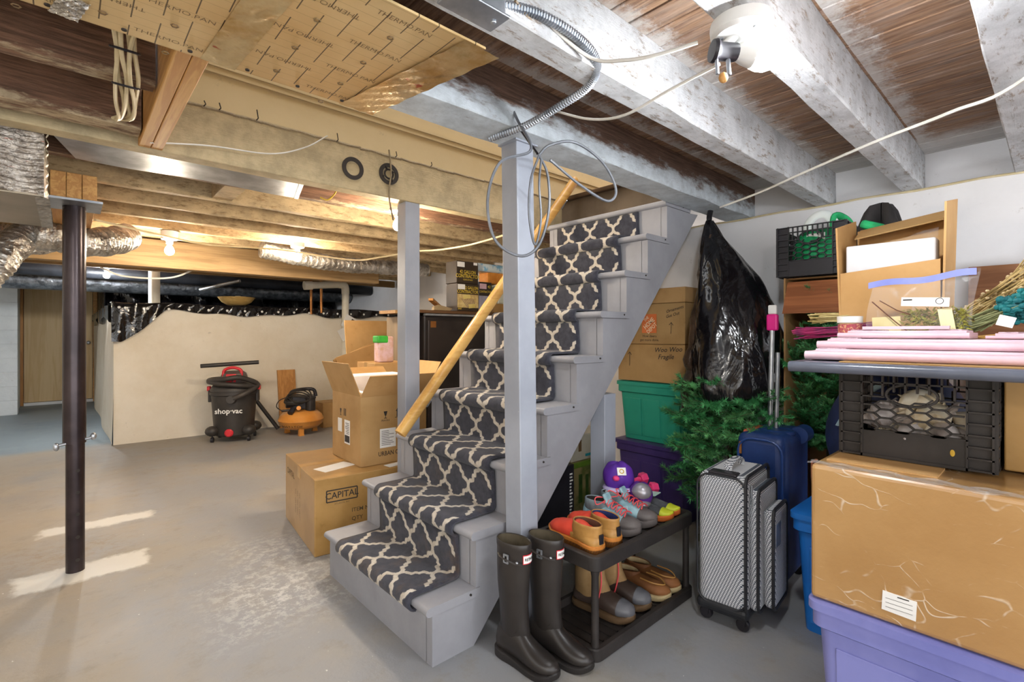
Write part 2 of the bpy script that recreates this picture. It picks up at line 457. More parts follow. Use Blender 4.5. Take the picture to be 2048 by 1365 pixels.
def m_emit(name, col, s):
    t = NT(name); t.b.inputs['Emission Color'].default_value = (*col, 1); t.b.inputs['Emission Strength'].default_value = s
    t.color((0.9, 0.9, 0.9, 1)); return t.mat
def m_clear(name, alpha=0.18, rough=0.12):
    t = NT(name); v = t.coord('Position')
    t.color(hx('#e8ebee')); t.set(rough=rough, spec=0.7)
    f = t.ramp(t.noise(v, 24, 6, 0.7, 0.8), 0.55, 0.75)
    t.put(t.b.inputs['Alpha'], t.math('MULTIPLY_ADD', f, 0.22, alpha))
    t.bump(t.noise(v, 16, 6, 0.6, 0.6), 0.6, 0.02)
    return t.mat
CONC = m_floor()
W_LOW = m_wallpaint('parged_wall', '#e4dccd', '#d8cdb9')
W_RIGHT = m_wallpaint('white_wall', '#e4e3e5', '#d9d8da', 0.15, 1.2, 12)
W_BLOCK = m_wallpaint('block_paint', '#d8dde0', '#c4cacd', 0.3)
W_STAIR = m_wallpaint('stairwell_plaster', '#c9b793', '#bfac87', 0.08, 1.0, 8)
J_WHITE = m_joist('whitewashed_joist', '#d2d3d5', '#96795b', 9.0, worn=0.52)
J_HALF = m_joist('half_painted_joist', '#cdd5db', '#7f6354', 1.95, soft=0.03, worn=0.58)
J_BROWN = m_joist('brown_joist', '#c9b594', '#8d6a54', 1.89, soft=0.02, worn=0.5)
J_TAN = m_joist('tan_joist', '#c9b189', '#9a7d56', 9.0, worn=0.5)
BEAM = m_joist('beige_beam', '#c6b48f', '#8d7350', 9.0, worn=0.66)
BOARDS = m_boards()
GREYP = M('grey_stair_paint', '#98989d', '#8a8a8f', 3, 0.45, bump=0.08, bsc=60, coord='Position')
GREYPOST = M('grey_post_paint', '#a4a9b4', '#969ba6', 3, 0.42, bump=0.08, bsc=50, coord='Position')
RUNNER = m_runner()
PINE = m_wood('new_pine', '#d3a464', '#a9713a', 1, 2.2, 0.5)
PINEX = m_wood('pine_board', '#c58f52', '#9a6530', 2, 1.6, 0.5)
RAILW = m_wood('rail_wood', '#d7ab63', '#b98542', 0, 1.2, 0.28, coat=0.4)
PANEL = m_panel()
FOIL = m_foil('foil')
FOILT = m_foil('foil_tape', '#e0cfa4', '#c3a064', 12, 0.25, 0.3, red=0.9)
FOILR = m_foil('foil_red_print', '#d8d2ca', '#8f857a', 40, 0.8, 0.3, red=0.8)
GALV = M('galvanised', '#c3c8cf', '#9aa0a8', 7, 0.36, metal=0.8, bump=0.1, bsc=30)
STEEL = M('brown_steel', '#453b3d', '#332b2d', 5, 0.25, metal=0.5, bump=0.05, coord='Position')
CARD = m_card('cardboard', '#b4905f', '#a5804f')
CARD2 = m_card('cardboard_light', '#c39a66', '#b48a55')
CARD3 = m_card('cardboard_glossy', '#b38c55', '#a27c45', 0.25)
CARDIN = m_card('cardboard_inside', '#a88458', '#98744a')
WRAP = m_wrap()
WHITE = M('white_plastic', '#e4e4e2', '#d8d8d6', 4, 0.4)
PAPER = M('white_paper', '#eceae6', '#e0deda', 4, 0.7)
INK = M('black_ink', '#2a2522', '#332d29', 4, 0.7)
INKB = M('brown_ink', '#4a3d2c', '#5a4a36', 4, 0.7)
BLACKP = M('black_plastic', '#26242a', '#1d1b20', 6, 0.42, bump=0.05, coord='Position')
BLACKD = M('dusty_black_plastic', '#35302e', '#272321', 7, 0.5, bump=0.1, coord='Position')
BAG = m_plastic_black()
SHEETB = m_plastic_black('black_sheeting')
WIREW = M('cream_wire', '#d9cba8', '#c7b78f', 8, 0.45)
WIREG = M('grey_wire', '#6d7178', '#5a5d63', 8, 0.4)
WIREP = M('white_wire', '#dcdad4', '#c9c6bd', 8, 0.45)
COPPER = M('copper_pipe', '#b27a45', '#8a5a32', 9, 0.35, metal=0.8)
PVC = M('white_pvc', '#e2ddcf', '#d2ccbb', 5, 0.4)
# ---------------------------------------------------------------- setting: floor, walls, ceiling
def struct(name, mb, mat, label, cat, **kw):
    return tag(obj(name, mb, mat, **kw), label, cat, kind='structure')
struct('floor', MB().box((-3.3, -2.0, -0.1), (4.3, 11.4, 0.0)), CONC, 'worn grey and tan concrete basement floor', 'floor')
# right wall with the sill ledge
struct('wall_right', MB().box((3.15, -2.0, 0), (3.45, 2.46, 1.87)), W_RIGHT, 'white painted wall behind the stored boxes', 'wall')
struct('wall_right_rim', MB().box((3.2, -2.0, 1.87), (3.45, 1.43, 2.3)), W_RIGHT, 'white rim wall above the ledge between the joists', 'wall')
tp = [(3.146, -1.2 + i*0.12, 1.868 + 0.004*math.sin(i*1.7)) for i in range(26)]
struct('trim_1', MB().tube(tp, 0.006, 6), WIREW, 'thin dark line of cable along the wall ledge', 'trim')
struct('wall_far_right', MB().box((3.62, 2.46, 0), (4.25, 6.48, 2.1)), W_RIGHT, 'white wall beyond the black cabinet', 'wall')
struct('wall_crawl_right', MB().box((3.64, 6.48, 0), (4.25, 11.1, 2.25)), W_RIGHT, 'pale wall closing the crawl space on the right', 'wall')
struct('wall_jog', MB().box((3.45, 2.36, 0), (4.25, 2.46, 2.1)), W_RIGHT, 'white return wall behind the stairs', 'wall')
# low parged wall in front of the crawl space
mb = MB()
def lw(u, v):
    x = 0.36 + u*3.28; z = v*1.45
    return (x, 6.48 + 0.018*math.sin(x*2.1+z*1.3) + 0.012*math.sin(x*5+z*4) + 0.02*(1-v), z)
mb.grid(lw, 60, 24)
def lw2(u, v):
    y = 11.0 - u*4.52; z = v*1.45
    return (0.36 + 0.012*math.sin(y*3+z*2) - 0.02*(1-v), y + (0.02*(1-v) if u > 0.99 else 0), z)
mb.grid(lw2, 40, 12)
mb.add([(0.36, 6.48, 1.45), (3.64, 6.48, 1.45), (3.64, 11, 1.42), (0.36, 11, 1.42)], [(0, 1, 2, 3)])
struct('wall_low', mb, W_LOW, 'low cream parged wall holding back the crawl space', 'wall', smooth=True)
struct('wall_far', MB().box((-0.6, 11.1, 0), (4.3, 11.4, 2.3)), W_BLOCK, 'far wall behind the passage door', 'wall')
W = thing('wall_block', 'white painted concrete block wall beside the far door', 'wall', (-0.5, 9.9, 0), kind='structure')
bk = None
for r in range(11):
    for k in range(3):
        x1 = -0.51 - k*0.41 - (0.2 if r % 2 else 0.0) + 0.0
        if k == 0 and r % 2:
            obj('block', MB().box((-0.705, 9.9, r*0.2+0.004), (-0.51, 10.1, r*0.2+0.196)), W_BLOCK, W, bevel=0.006)
        obj('block', MB().box((x1-0.404, 9.9, r*0.2+0.004), (x1, 10.1, r*0.2+0.196)), W_BLOCK, W, bevel=0.006)
obj('mortar', MB().box((-2.0, 9.906, 0), (-0.514, 10.09, 2.2)), W_BLOCK, W)
struct('wall_passage_left', MB().box((-0.64, 10.1, 0), (-0.54, 11.1, 2.2)), W_BLOCK, 'white return wall left of the far door', 'wall')
struct('wall_left', MB().box((-3.3, -2.0, 0), (-3.2, 9.95, 2.1)), W_LOW, 'cream side wall left of the basement', 'wall')
struct('wall_left_far', MB().box((-3.3, 9.95, 0), (-2.0, 10.1, 2.1)), W_LOW, 'cream far wall on the left', 'wall')
# door in the far wall
D = thing('door_1', 'plain tan plywood door in the far passage', 'door', (-0.1, 11.08, 0), kind='structure')
DOORM = m_wood('door_ply', '#d8bd8e', '#c4a26e', 2, 0.7, 0.5)
obj('door_leaf', MB().box((-0.50, 11.04, 0.05), (0.335, 11.09, 1.99)), DOORM, D, bevel=0.004)
obj('door_frame', MB().box((-0.56, 11.02, 0), (-0.505, 11.1, 2.03)).box((-0.56, 11.02, 2.0), (0.42, 11.1, 2.08)), PINEX, D)
obj('door_frame', MB().box((0.34, 11.0, 0.0), (0.42, 11.1, 2.03)), PINE, D)
obj('threshold', MB().box((-0.5, 11.0, 0.0), (0.34, 11.08, 0.045)), WHITE, D)
obj('door_knob', MB().cyl((0.28, 11.04, 1.0), (0.28, 11.0, 1.0), 0.012).ell((0.28, 10.98, 1.0), (0.03, 0.025, 0.03)), GALV, D, smooth=True)
sw = thing('light_switch', 'grey switch box on the post beside the far door', 'switch', (0.40, 10.97, 1.28))
obj('box', MB().box((0.35, 10.96, 1.24), (0.45, 11.0, 1.36)), GALV, sw, bevel=0.004)
obj('toggle', MB().box((0.39, 10.945, 1.29), (0.405, 10.96, 1.31)), BLACKP, sw)
# stairwell walls
WS = thing('wall_stairwell', 'beige stairwell wall above the left trimmer beam', 'wall', (1.5, 2.4, 1.87), kind='structure')
obj('plaster', MB().box((0.28, 2.39, 2.10), (4.2, 2.46, 3.6)), W_STAIR, WS)
obj('beam', MB().box((-1.9, 2.37, 1.87), (2.72, 2.45, 2.10)), BEAM, WS, bevel=0.004)
obj('moulding', MB().box((0.28, 2.378, 2.25), (4.2, 2.392, 2.275)).box((0.28, 2.37, 2.275), (4.2, 2.392, 2.29)), W_STAIR, WS)
mb = MB()
for i in range(22):
    x = 0.3 + i*0.115
    mb.tube([(x, 2.372, 2.086 + random.random()*0.008), (x+0.06, 2.372, 2.086 + random.random()*0.008), (x+0.118, 2.372, 2.086 + random.random()*0.008)], 0.0065, 5)
obj('plaster_key_line', mb, m_wallpaint('crumbled_plaster', '#8f8069', '#a8987c', 0.8, 9, 60), WS)
mb = MB()
for x, l in ((0.345, 0.03), (0.42, 0.012), (0.475, 0.02), (0.62, 0.035), (0.98, 0.03), (1.3, 0.02), (1.52, 0.015)):
    mb.tube([(x, 2.372, 2.088), (x+0.008, 2.362, 2.10), (x+0.002, 2.36, 2.10+l)], 0.0025, 5)
obj('old_nail', mb, INK, WS)
struct('wall_stairwell_near', MB().box((0.28, 1.36, 2.06), (4.2, 1.43, 3.6)), W_STAIR, 'beige stairwell wall on the near side', 'wall')
struct('wall_stairwell_left', MB().box((0.2, 1.36, 2.06), (0.28, 2.46, 3.6)), W_STAIR, 'beige stairwell end wall over the new header', 'wall')
BULK = M('brown_bulkhead', '#6f6152', '#5d5144', 4, 0.6, coord='Position')
L = thing('landing', 'brown boarded landing edge at the top of the stairs', 'landing', (2.64, 1.9, 1.88), kind='structure')
obj('top_riser', MB().box((2.62, 1.44, 1.885), (2.65, 2.39, 2.08)), BULK, L)
obj('landing_nosing', MB().box((2.59, 1.44, 2.08), (2.72, 2.39, 2.11)), M('dark_nosing', '#5a4636', '#483628', 5, 0.4), L, bevel=0.008)
obj('landing_floor', MB().box((2.72, 1.44, 2.05), (4.2, 2.39, 2.108)), BULK, L)
struct('door_2', MB().box((3.96, 1.43, 2.1), (4.0, 2.39, 3.6)).box((3.95, 1.72, 2.1), (3.965, 1.75, 3.6)).box((3.95, 2.1, 2.1), (3.965, 2.13, 3.6)), M('lilac_white_door', '#dcd8ee', '#d2cee6', 3, 0.5), 'white door seen above the landing', 'door')
# ---- ceiling: boards and joists
CE = thing('ceiling', 'open basement ceiling of brown floorboards and rough joists', 'ceiling', (0, 0, 2.05), kind='structure')
def boardset(x0, x1, y0, y1, z, w):
    src = None; n = int((x1-x0)/w)
    for i in range(n):
        x = x0 + i*w
        if src is None:
            src = obj('floorboard', MB().box((x0+0.0025, y0, z), (x0+w-0.0025, y1, z+0.022)), BOARDS, CE, bevel=0.002, seg=1)
            base = Vector(src.location)
        else:
            inst(src, CE, (i*w, 0, random.uniform(0, 0.003)))
boardset(-1.7, 3.4, -1.6, 1.40, 2.05, 0.0857)
boardset(-1.7, 0.25, 1.40, 2.40, 2.05, 0.0857)
boardset(-2.6, 4.3, 2.46, 6.7, 2.085, 0.115)
def joist(x0, x1, y0, y1, z0, z1, mat, name='joist'):
    """rough-sawn timber along X with a slightly uneven outline"""
    mb = MB(); n = max(4, int((x1-x0)/0.16)); rings = []
    for i in range(n+1):
        x = x0 + (x1-x0)*i/n
        j = lambda a: random.uniform(-a, a)
        b = 0.004
        rings.append([(x, y0+j(.0015), z1), (x, y0+j(.0018), z0+b+j(.002)), (x, y0+b, z0+j(.003)), (x, y1-b, z0+j(.003)), (x, y1+j(.0018), z0+b+j(.002)), (x, y1, z1)])
    mb.loft(rings)
    return obj(name, mb, mat, CE)
for y0, y1, mt in ((-1.16, -1.07, J_WHITE), (-0.76, -0.67, J_WHITE), (-0.36, -0.27, J_WHITE), (0.042, 0.13, J_WHITE), (0.447, 0.53, J_WHITE), (0.835, 0.92, J_WHITE), (1.272, 1.432, J_HALF)):
    joist(-1.8, 3.2, y0, y1, 1.87, 2.05, mt)
joist(-1.8, 0.2, 1.82, 1.89, 1.90, 2.05, J_BROWN)
joist(-1.8, 0.2, 2.20, 2.30, 1.885, 2.05, J_BROWN)
for i in range(6):
    y = 2.78 + i*0.38
    joist(-2.5, 3.6, y, y+0.05, 1.90, 2.085, J_BROWN if i < 1 else J_TAN)
for y in (5.2, 5.6, 6.0, 6.4):
    joist(-2.5, 3.6, y, y+0.05, 1.92, 2.085, J_TAN)
for y in (6.9, 7.6, 8.3, 9.0, 9.8, 10.6):
    joist(-2.5, 3.62, y, y+0.06, 2.0, 2.2, J_TAN)
obj('floorboard', MB().box((-2.6, 6.7, 2.2), (4.3, 11.4, 2.23)), BOARDS, CE)
# new header and blocking
obj('header', MB().box((0.205, 1.434, 1.872), (0.243, 2.37, 2.05)), PINE, CE, bevel=0.003)
obj('header', MB().box((0.244, 1.434, 1.872), (0.282, 2.37, 2.05)), PINE, CE, bevel=0.003)
obj('blocking', MB().box((0.60, 2.46, 1.905), (0.70, 3.16, 2.085)), J_TAN, CE, bevel=0.003)
obj('girder', MB().box((-2.4, 5.0, 1.70), (2.55, 5.12, 1.93)), m_wood('girder_wood', '#a88a60', '#7f6340', 0, 1.2, 0.6, coord='Position'), CE, bevel=0.004)
obj('girder', MB().box((-2.4, 6.56, 1.83), (3.6, 6.62, 1.92)), m_wood('girder_wood_2', '#8d7048', '#6c5230', 0, 1.2, 0.6, coord='Position'), CE, bevel=0.004)

# ---------------------------------------------------------------- stairs
RIS, RUN, NX = 0.2095, 0.19, 0.907
YN, YF = 1.44, 2.335
ST = thing('staircase', 'grey painted open basement staircase with nine treads', 'staircase', (1.7, 1.89, 0))
def nose(n): return NX + RUN*(n-1)
def riserx(n): return nose(n) + 0.028
def stringer(y0, y1):
    poly = [(riserx(1), 0.0)]
    for n in range(1, 10):
        poly.append((riserx(n), n*RIS-0.032))
        poly.append((riserx(n+1) if n < 9 else 2.70, n*RIS-0.032))
    poly += [(2.80, 1.86), (1.115, 0.0)]
    return MB().prism(poly, y0, y1, 'y')
obj('stringer', stringer(YN+0.004, YN+0.042), GREYP, ST)
obj('stringer', stringer(YF-0.042, YF-0.004), GREYP, ST)
for n in range(1, 10):
    x0 = nose(n); x1 = riserx(n+1)+0.016 if n < 9 else 2.70
    z1 = n*RIS; z0 = z1-0.031
    r = 0.0155
    pf = [(x1, z0), (x1, z1)] + [(x0+r+r*math.cos(a), z0+r+r*math.sin(a)) for a in [PI/2 + PI*k/6 for k in range(7)]]
    obj('tread', MB().prism(pf, YN-0.004+random.uniform(0,.004), YF, 'y'), GREYP, ST, smooth=True, ang=35)
    obj('riser', MB().box((riserx(n), YN+0.04, max(0, (n-1)*RIS)), (riserx(n)+0.018, YF-0.04, z0)), GREYP, ST)
    mb = MB().cyl((riserx(n+1)-0.03, YN+0.0, z0+0.018), (riserx(n+1)-0.03, YN-0.0065, z0+0.018), 0.004, n=8)
    obj('nail_hole', mb, INK, ST)
# carpet runner
def runner():
    th = 0.0
    prof = []   # (x, z, n) from the top down
    g = 0.0015
    def arc(cx, cz, r, a0, a1, k, n):
        for i in range(k+1):
            a = a0 + (a1-a0)*i/k
            prof.append((cx + r*math.cos(a), cz + r*math.sin(a), n))
    prof.append((riserx(9)-0.004, 9*RIS-0.034, 9))
    prof.append((riserx(9)-0.006, 9*RIS-0.10, 9))
    for n in range(8, 0, -1):
        zt = n*RIS
        xr = riserx(n+1)
        arc(xr-0.006-0.02, zt+0.006+0.02, 0.02, 0, -PI/2, 4, n+0.4)
        xm = (xr + nose(n))/2
        prof.append((xm, zt+0.006, n))
        R = 0.0155+0.007
        arc(nose(n)+0.0155, zt-0.0155, R, PI/2, 3*PI/2, 9, n)
        if n > 1:
            prof.append((riserx(n)-0.009, zt-0.043, n-0.1))
            prof.append((riserx(n)-0.007, zt-0.10, n-0.4))
        else:
            prof.append((nose(1)+0.02, zt-0.041, 1))
    # resample
    fine = []
    for i in range(len(prof)-1):
        a, b = prof[i], prof[i+1]
        L = math.hypot(b[0]-a[0], b[1]-a[1]); k = max(1, int(L/0.03))
        for j in range(k): fine.append(tuple(a[q]+(b[q]-a[q])*j/k for q in range(3)))
    fine.append(prof[-1])
    mb = MB(); NW = 16; s = 0
    for i, (x, z, n) in enumerate(fine):
        if i: s += math.hypot(x-fine[i-1][0], z-fine[i-1][1])
        y0 = 1.52 + 0.011*n
        for j in range(NW+1):
            u = j/NW
            mb.v.append((x, y0 + 0.63*u, z)); mb.uv.append((0.62*u, s+0.03))
    for i in range(len(fine)-1):
        for j in range(NW):
            a = i*(NW+1)+j
            mb.f.append((a, a+1, a+NW+2, a+NW+1)); mb.m.append(0)
    o = obj('stair_runner', mb, RUNNER, None, smooth=True, ang=80)
    sd = o.modifiers.new('solid', 'SOLIDIFY'); sd.thickness = 0.010; sd.offset = 1.0
    return o
ro = runner()
tag(ro, 'charcoal carpet runner with cream quatrefoil trellis down the stairs', 'carpet runner')
# ---------------------------------------------------------------- posts
def post4(label, x0, y0, w, z0, z1, lean=(0, 0)):
    t = thing('support_post', label, 'post', (x0+w/2, y0+w/2, z0))
    mb = MB().loft([[(x0+lean[0], y0+lean[1], z0), (x0+w+lean[0], y0+lean[1], z0), (x0+w+lean[0], y0+w+lean[1], z0), (x0+lean[0], y0+w+lean[1], z0)],
                    [(x0, y0, z1), (x0+w, y0, z1), (x0+w, y0+w, z1), (x0, y0+w, z1)]])
    obj('shaft', mb, GREYPOST, t, bevel=0.004)
    return t
p = post4('grey square post standing in front of the stair stringer', 1.238, 1.345, 0.088, 0, 1.87, (0.018, -0.014))
obj('cap_plate', MB().box((1.225, 1.335, 1.866), (1.34, 1.436, 1.872)), GREYPOST, p)
obj('paint_scuff', MB().bar((1.2375+0.006, 1.34, 0.86), (1.2375+0.006, 1.34, 0.862), 0.001, 0.001), WHITE, p)
post4('grey square post behind the handrail, under the beige beam', 1.365, 2.372, 0.09, 0, 1.87)
post4('short grey post under the stringer beside the purple tote', 1.90, 1.445, 0.088, 0, 0.86)
# jack post
JP = thing('jack_post', 'dark brown steel jack post with bolt holes at left', 'post', (0.03, 3.2, 0))
obj('outer_tube', MB().lathe([(0.044, 0.62), (0.044, 1.765)], 24, (0.03, 3.2, 0)), STEEL, JP, smooth=True)
obj('inner_tube', MB().lathe([(0.036, 0.0), (0.036, 0.63)], 24, (0.033, 3.2, 0)), STEEL, JP, smooth=True)
for z in (0.06, 0.17, 0.28, 0.385, 0.49):
    dv = Vector((0.25, -1, 0)).normalized()
    c = Vector((0.033, 3.2, z)) + dv*0.0352
    obj('bolt_hole', MB().cyl(c, c+dv*0.0015, 0.0085, n=14), INK, JP)
obj('lock_pin', MB().cyl((-0.03, 3.17, 0.62), (0.095, 3.19, 0.64), 0.007, n=10).ell((0.1, 3.19, 0.645), (0.013, 0.013, 0.018)).ell((-0.035, 3.17, 0.615), (0.012, 0.012, 0.02)), GALV, JP, smooth=True)
obj('top_plate', MB().box((-0.07, 3.04, 1.765), (0.13, 3.3, 1.775)), GALV, JP)
G = thing('post_girder', 'three-ply new pine girder resting on the jack post', 'beam', (0.03, 3.06, 1.775))
for k in range(3):
    x = -0.055 + k*0.055
    obj('ply', MB().box((x+0.001, 3.05, 1.777), (x+0.054, 4.98, 1.893)), PINE, G, bevel=0.002)
# handrail
HR = thing('handrail', 'varnished wooden handrail sloping beside the runner', 'handrail', (1.234, 2.2, 0.651))
d = Vector((2.563-1.234, 0, 2.196-0.651)); R = Matrix((d.normalized(), Vector((0, 1, 0)), d.normalized().cross(Vector((0, 1, 0))))).transposed()
prof = [(-0.026, -0.014), (-0.026, 0.012), (-0.017, 0.024), (0.0, 0.028), (0.017, 0.024), (0.026, 0.012), (0.026, -0.014), (0.016, -0.028), (-0.016, -0.028)]
def rr(p): return [Vector(p) + Vector((0, 1, 0))*a + (-R.col[2] if R.col[2][2] < 0 else R.col[2])*b for a, b in prof]
p0 = Vector((1.234, 2.2, 0.651))
obj('rail', MB().loft([rr(p0), rr(p0 + d*0.25), rr(p0+d*0.5), rr(p0+d*0.75), rr(p0+d)]), RAILW, HR, smooth=True, ang=50)
for f in (0.12, 0.92):
    q = p0 + d*f
    obj('bracket', MB().tube([q + Vector((0.02, 0.0, -0.03)), q + Vector((0.03, 0.05, -0.07)), q + Vector((0.03, 0.15, -0.07))], 0.008, 8), GALV, HR, smooth=True)
# ---------------------------------------------------------------- lamps
def bulb_lamp(label, x, y, zc, power, col, em, base=True, rb=0.03):
    t = thing('ceiling_bulb', label, 'lamp', (x, y, zc))
    obj('bulb', MB().lathe([(0.001, -0.032), (0.018, -0.027), (0.028, -0.014), (0.031, 0.0), (0.027, 0.017), (0.016, 0.036), (0.013, 0.05)], 20, (x, y, zc)), m_emit('bulb_glow', col, em), t, smooth=True, ang=80)
    if base:
        obj('socket', MB().lathe([(0.016, 0.05), (0.022, 0.052), (0.024, 0.075), (0.05, 0.082), (0.054, 0.09), (0.054, 1.898-zc if y > 2 else 0.1)], 20, (x, y, zc)), WHITE, t, smooth=True)
    lamp('bulb_light', (x, y, zc), power, col, 0.034)
    return t
bulb_lamp('glowing bulb hanging beside the far grey post', 1.48, 2.66, 1.80, 95, WARM, 60)
bulb_lamp('glowing bulb in front of the flexible foil duct', 1.41, 4.19, 1.775, 120, WARM, 60)
bulb_lamp('glowing bulb above the cream low wall at left', 0.56, 4.35, 1.755, 120, WARM, 60)
bulb_lamp('small cool bulb glowing in the passage by the far door', 0.33, 7.0, 1.79, 220, COOL, 60)
# unseen bulb added behind the camera as fill light
bulb_lamp('added fill bulb, unseen on the ceiling behind the viewpoint', -0.9, -0.9, 1.78, 110, (1, 0.93, 0.84), 30)
# the near fixture
K = thing('ceiling_lamp', 'white porcelain lampholder with a bright bulb on the near joist', 'lamp', (1.155, 0.49, 1.87))
obj('base', MB().lathe([(0.066, 0.0), (0.068, -0.01), (0.066, -0.028), (0.058, -0.036), (0.03, -0.040), (0.002, -0.041)], 32, (1.155, 0.49, 1.87)), WHITE, K, smooth=True, ang=35)
bx_ = Vector((0.74, -0.62, -0.05)).normalized()
c0 = Vector((1.125, 0.515, 1.80))
obj('socket', MB().tube([c0 - bx_*0.03, c0 - bx_*0.022, c0 - bx_*0.01, c0 + bx_*0.025, c0+bx_*0.03], [0.024, 0.026, 0.02, 0.02, 0.018], 18), BLACKP, K, smooth=True)
obj('stem', MB().tube([c0 + Vector((0, 0, 0.012)), (1.14, 0.50, 1.835)], 0.011, 10), WHITE, K, smooth=True)
obj('pull_bracket', MB().tube([c0 + Vector((0.004, -0.006, -0.015)), c0 + Vector((0.006, -0.008, -0.055))], 0.005, 6).tube([c0 + Vector((-0.02, 0.01, -0.015)), c0 + Vector((-0.018, 0.008, -0.055))], 0.004, 6), GALV, K)
obj('pull_knob', MB().ell(c0 + Vector((-0.006, 0, -0.062)), (0.012, 0.01, 0.012)), PINE, K, smooth=True)
for a in (0.6, 2.4, 4.2):
    q = Vector((1.155 + 0.045*math.cos(a), 0.49+0.045*math.sin(a), 1.8325))
    obj('screw', MB().cyl(q, q-Vector((0, 0, 0.004)), 0.004, n=8), GALV, K)
cb = c0 + bx_*0.085
Rb = Matrix((Vector((0, 0, 1)), bx_.cross(Vector((0, 0, 1))).normalized()*-1, bx_)).transposed()
obj('bulb_collar', MB().lathe([(0.017, -0.06), (0.024, -0.045), (0.031, -0.022)], 20, cb, Rb), WHITE, K, smooth=True)
obj('bulb', MB().lathe([(0.031, -0.022), (0.036, -0.005), (0.036, 0.012), (0.03, 0.028), (0.018, 0.038), (0.001, 0.042)], 24, cb, Rb), m_emit('bulb_glow_cool', COOL, 90), K, smooth=True, ang=80)
lamp('near_bulb_light', cb + Vector((0, 0, 0)), 125, COOL, 0.040)
lamp('stairwell_light', (3.3, 1.9, 3.3), 9, (1, 0.9, 0.8), 0.1)
# ---------------------------------------------------------------- joist panning board
PN = thing('joist_panning', 'tan foil-faced panning board printed with repeated lettering', 'panning board', (-0.2, 1.2, 1.86))
obj('board', MB().prism([(-1.3, 0.955), (0.775, 0.955), (0.695, 1.476), (-1.3, 1.476)], 1.858, 1.864, 'z'), PANEL, PN)
def wrinkle(x0, x1, y0, y1, z, sk=0.0, a=0.003):
    return MB().grid(lambda u, v: (x0 + (x1-x0)*u + sk*(v-0.5), y0 + (y1-y0)*v, z + a*math.sin(v*37+u*5)*math.sin(u*9+v*11)), 10, 40)
obj('foil_tape', wrinkle(0.665, 0.775, 0.955, 1.478, 1.854, -0.09, 0.002), FOILT, PN, smooth=True)
obj('foil_tape', wrinkle(0.27, 0.35, 0.955, 1.476, 1.856, -0.03, 0.0015), FOILT, PN, smooth=True)
obj('foil_tape', wrinkle(-0.02, 0.03, 1.38, 1.478, 1.853, -0.02, 0.004), FOIL, PN, smooth=True)
PINK_T = M('panel_print', '#6a533a', '#75603f', 5, 0.6)
for ci, xc in enumerate((0.575, 0.42, 0.185, 0.06, -0.08, -0.22)):
    for k in range(4):
        yy = 1.0 + k*0.145 + (0.05 if ci % 2 else 0.0)
        if yy > 1.45: continue
        up = ci % 2 == 0
        txt('THERMO.PAN', 0.0225, (xc, yy, 1.8575), (1 if up else -1, 0, 0), (0, -1 if up else 1, 0), PINK_T, PN, bold=-0.012)
        obj('arrow_mark', MB().torus((xc, yy+0.07, 1.8572), 0.0075, 0.0016, 6, 4), PINK_T, PN)
for i in range(12):
    obj('staple', MB().cyl((0.62-i*0.13, 1.455, 1.859), (0.62-i*0.13, 1.455, 1.855), 0.0055, n=8), INK, PN)
# galvanised junction box and armoured cable
JB = thing('junction_box', 'galvanised metal junction box screwed to the painted joist', 'junction box', (0.62, 0.80, 1.83))
obj('box', MB().box((0.555, 0.775, 1.815), (0.685, 0.834, 1.885)), GALV, JB, bevel=0.006)
obj('cover', MB().box((0.55, 0.768, 1.81), (0.69, 0.834, 1.816)), GALV, JB, bevel=0.002)
obj('screw', MB().ell((0.67, 0.80, 1.808), (0.006, 0.006, 0.003)), GALV, JB)
def smooth_path(pts, k=8):
    pts = [Vector(p) for p in pts]; out = []
    P = [pts[0]*2-pts[1]] + pts + [pts[-1]*2-pts[-2]]
    for i in range(1, len(P)-2):
        for j in range(k):
            t = j/k; a, b, c, d_ = P[i-1], P[i], P[i+1], P[i+2]
            out.append(0.5*((2*b) + (c-a)*t + (2*a-5*b+4*c-d_)*t*t + (3*b-a-3*c+d_)*t**3))
    out.append(pts[-1]); return out
def cable(name, label, pts, r, mat, k=8, n=6, group=None):
    o = obj(name, MB().tube(smooth_path(pts, k), r, n), mat, None, smooth=True)
    return tag(o, label, 'cable', group)
pa = smooth_path([(0.705, 0.845, 1.888), (0.829, 0.828, 1.909), (0.949, 0.814, 1.899), (1.052, 0.829, 1.880), (1.116, 0.905, 1.864), (1.153, 1.061, 1.866), (1.159, 1.217, 1.858), (1.160, 1.405, 1.871)], 60)
rr_ = [0.0105 + 0.0024*(1 if (i//2) % 2 else -1) for i in range(len(pa))]
tag(obj('armoured_cable', MB().tube(pa, rr_, 8), GALV), 'ribbed armoured cable curling below the painted joists', 'cable')
cable('wire_loop', 'thin brown cable running diagonally under the joist', [(0.756, 0.826, 1.906), (0.878, 0.851, 1.883), (1.041, 0.893, 1.878), (1.132, 0.918, 1.879)], 0.004, M('brown_wire', '#7d6648', '#6b563c', 5, 0.5))
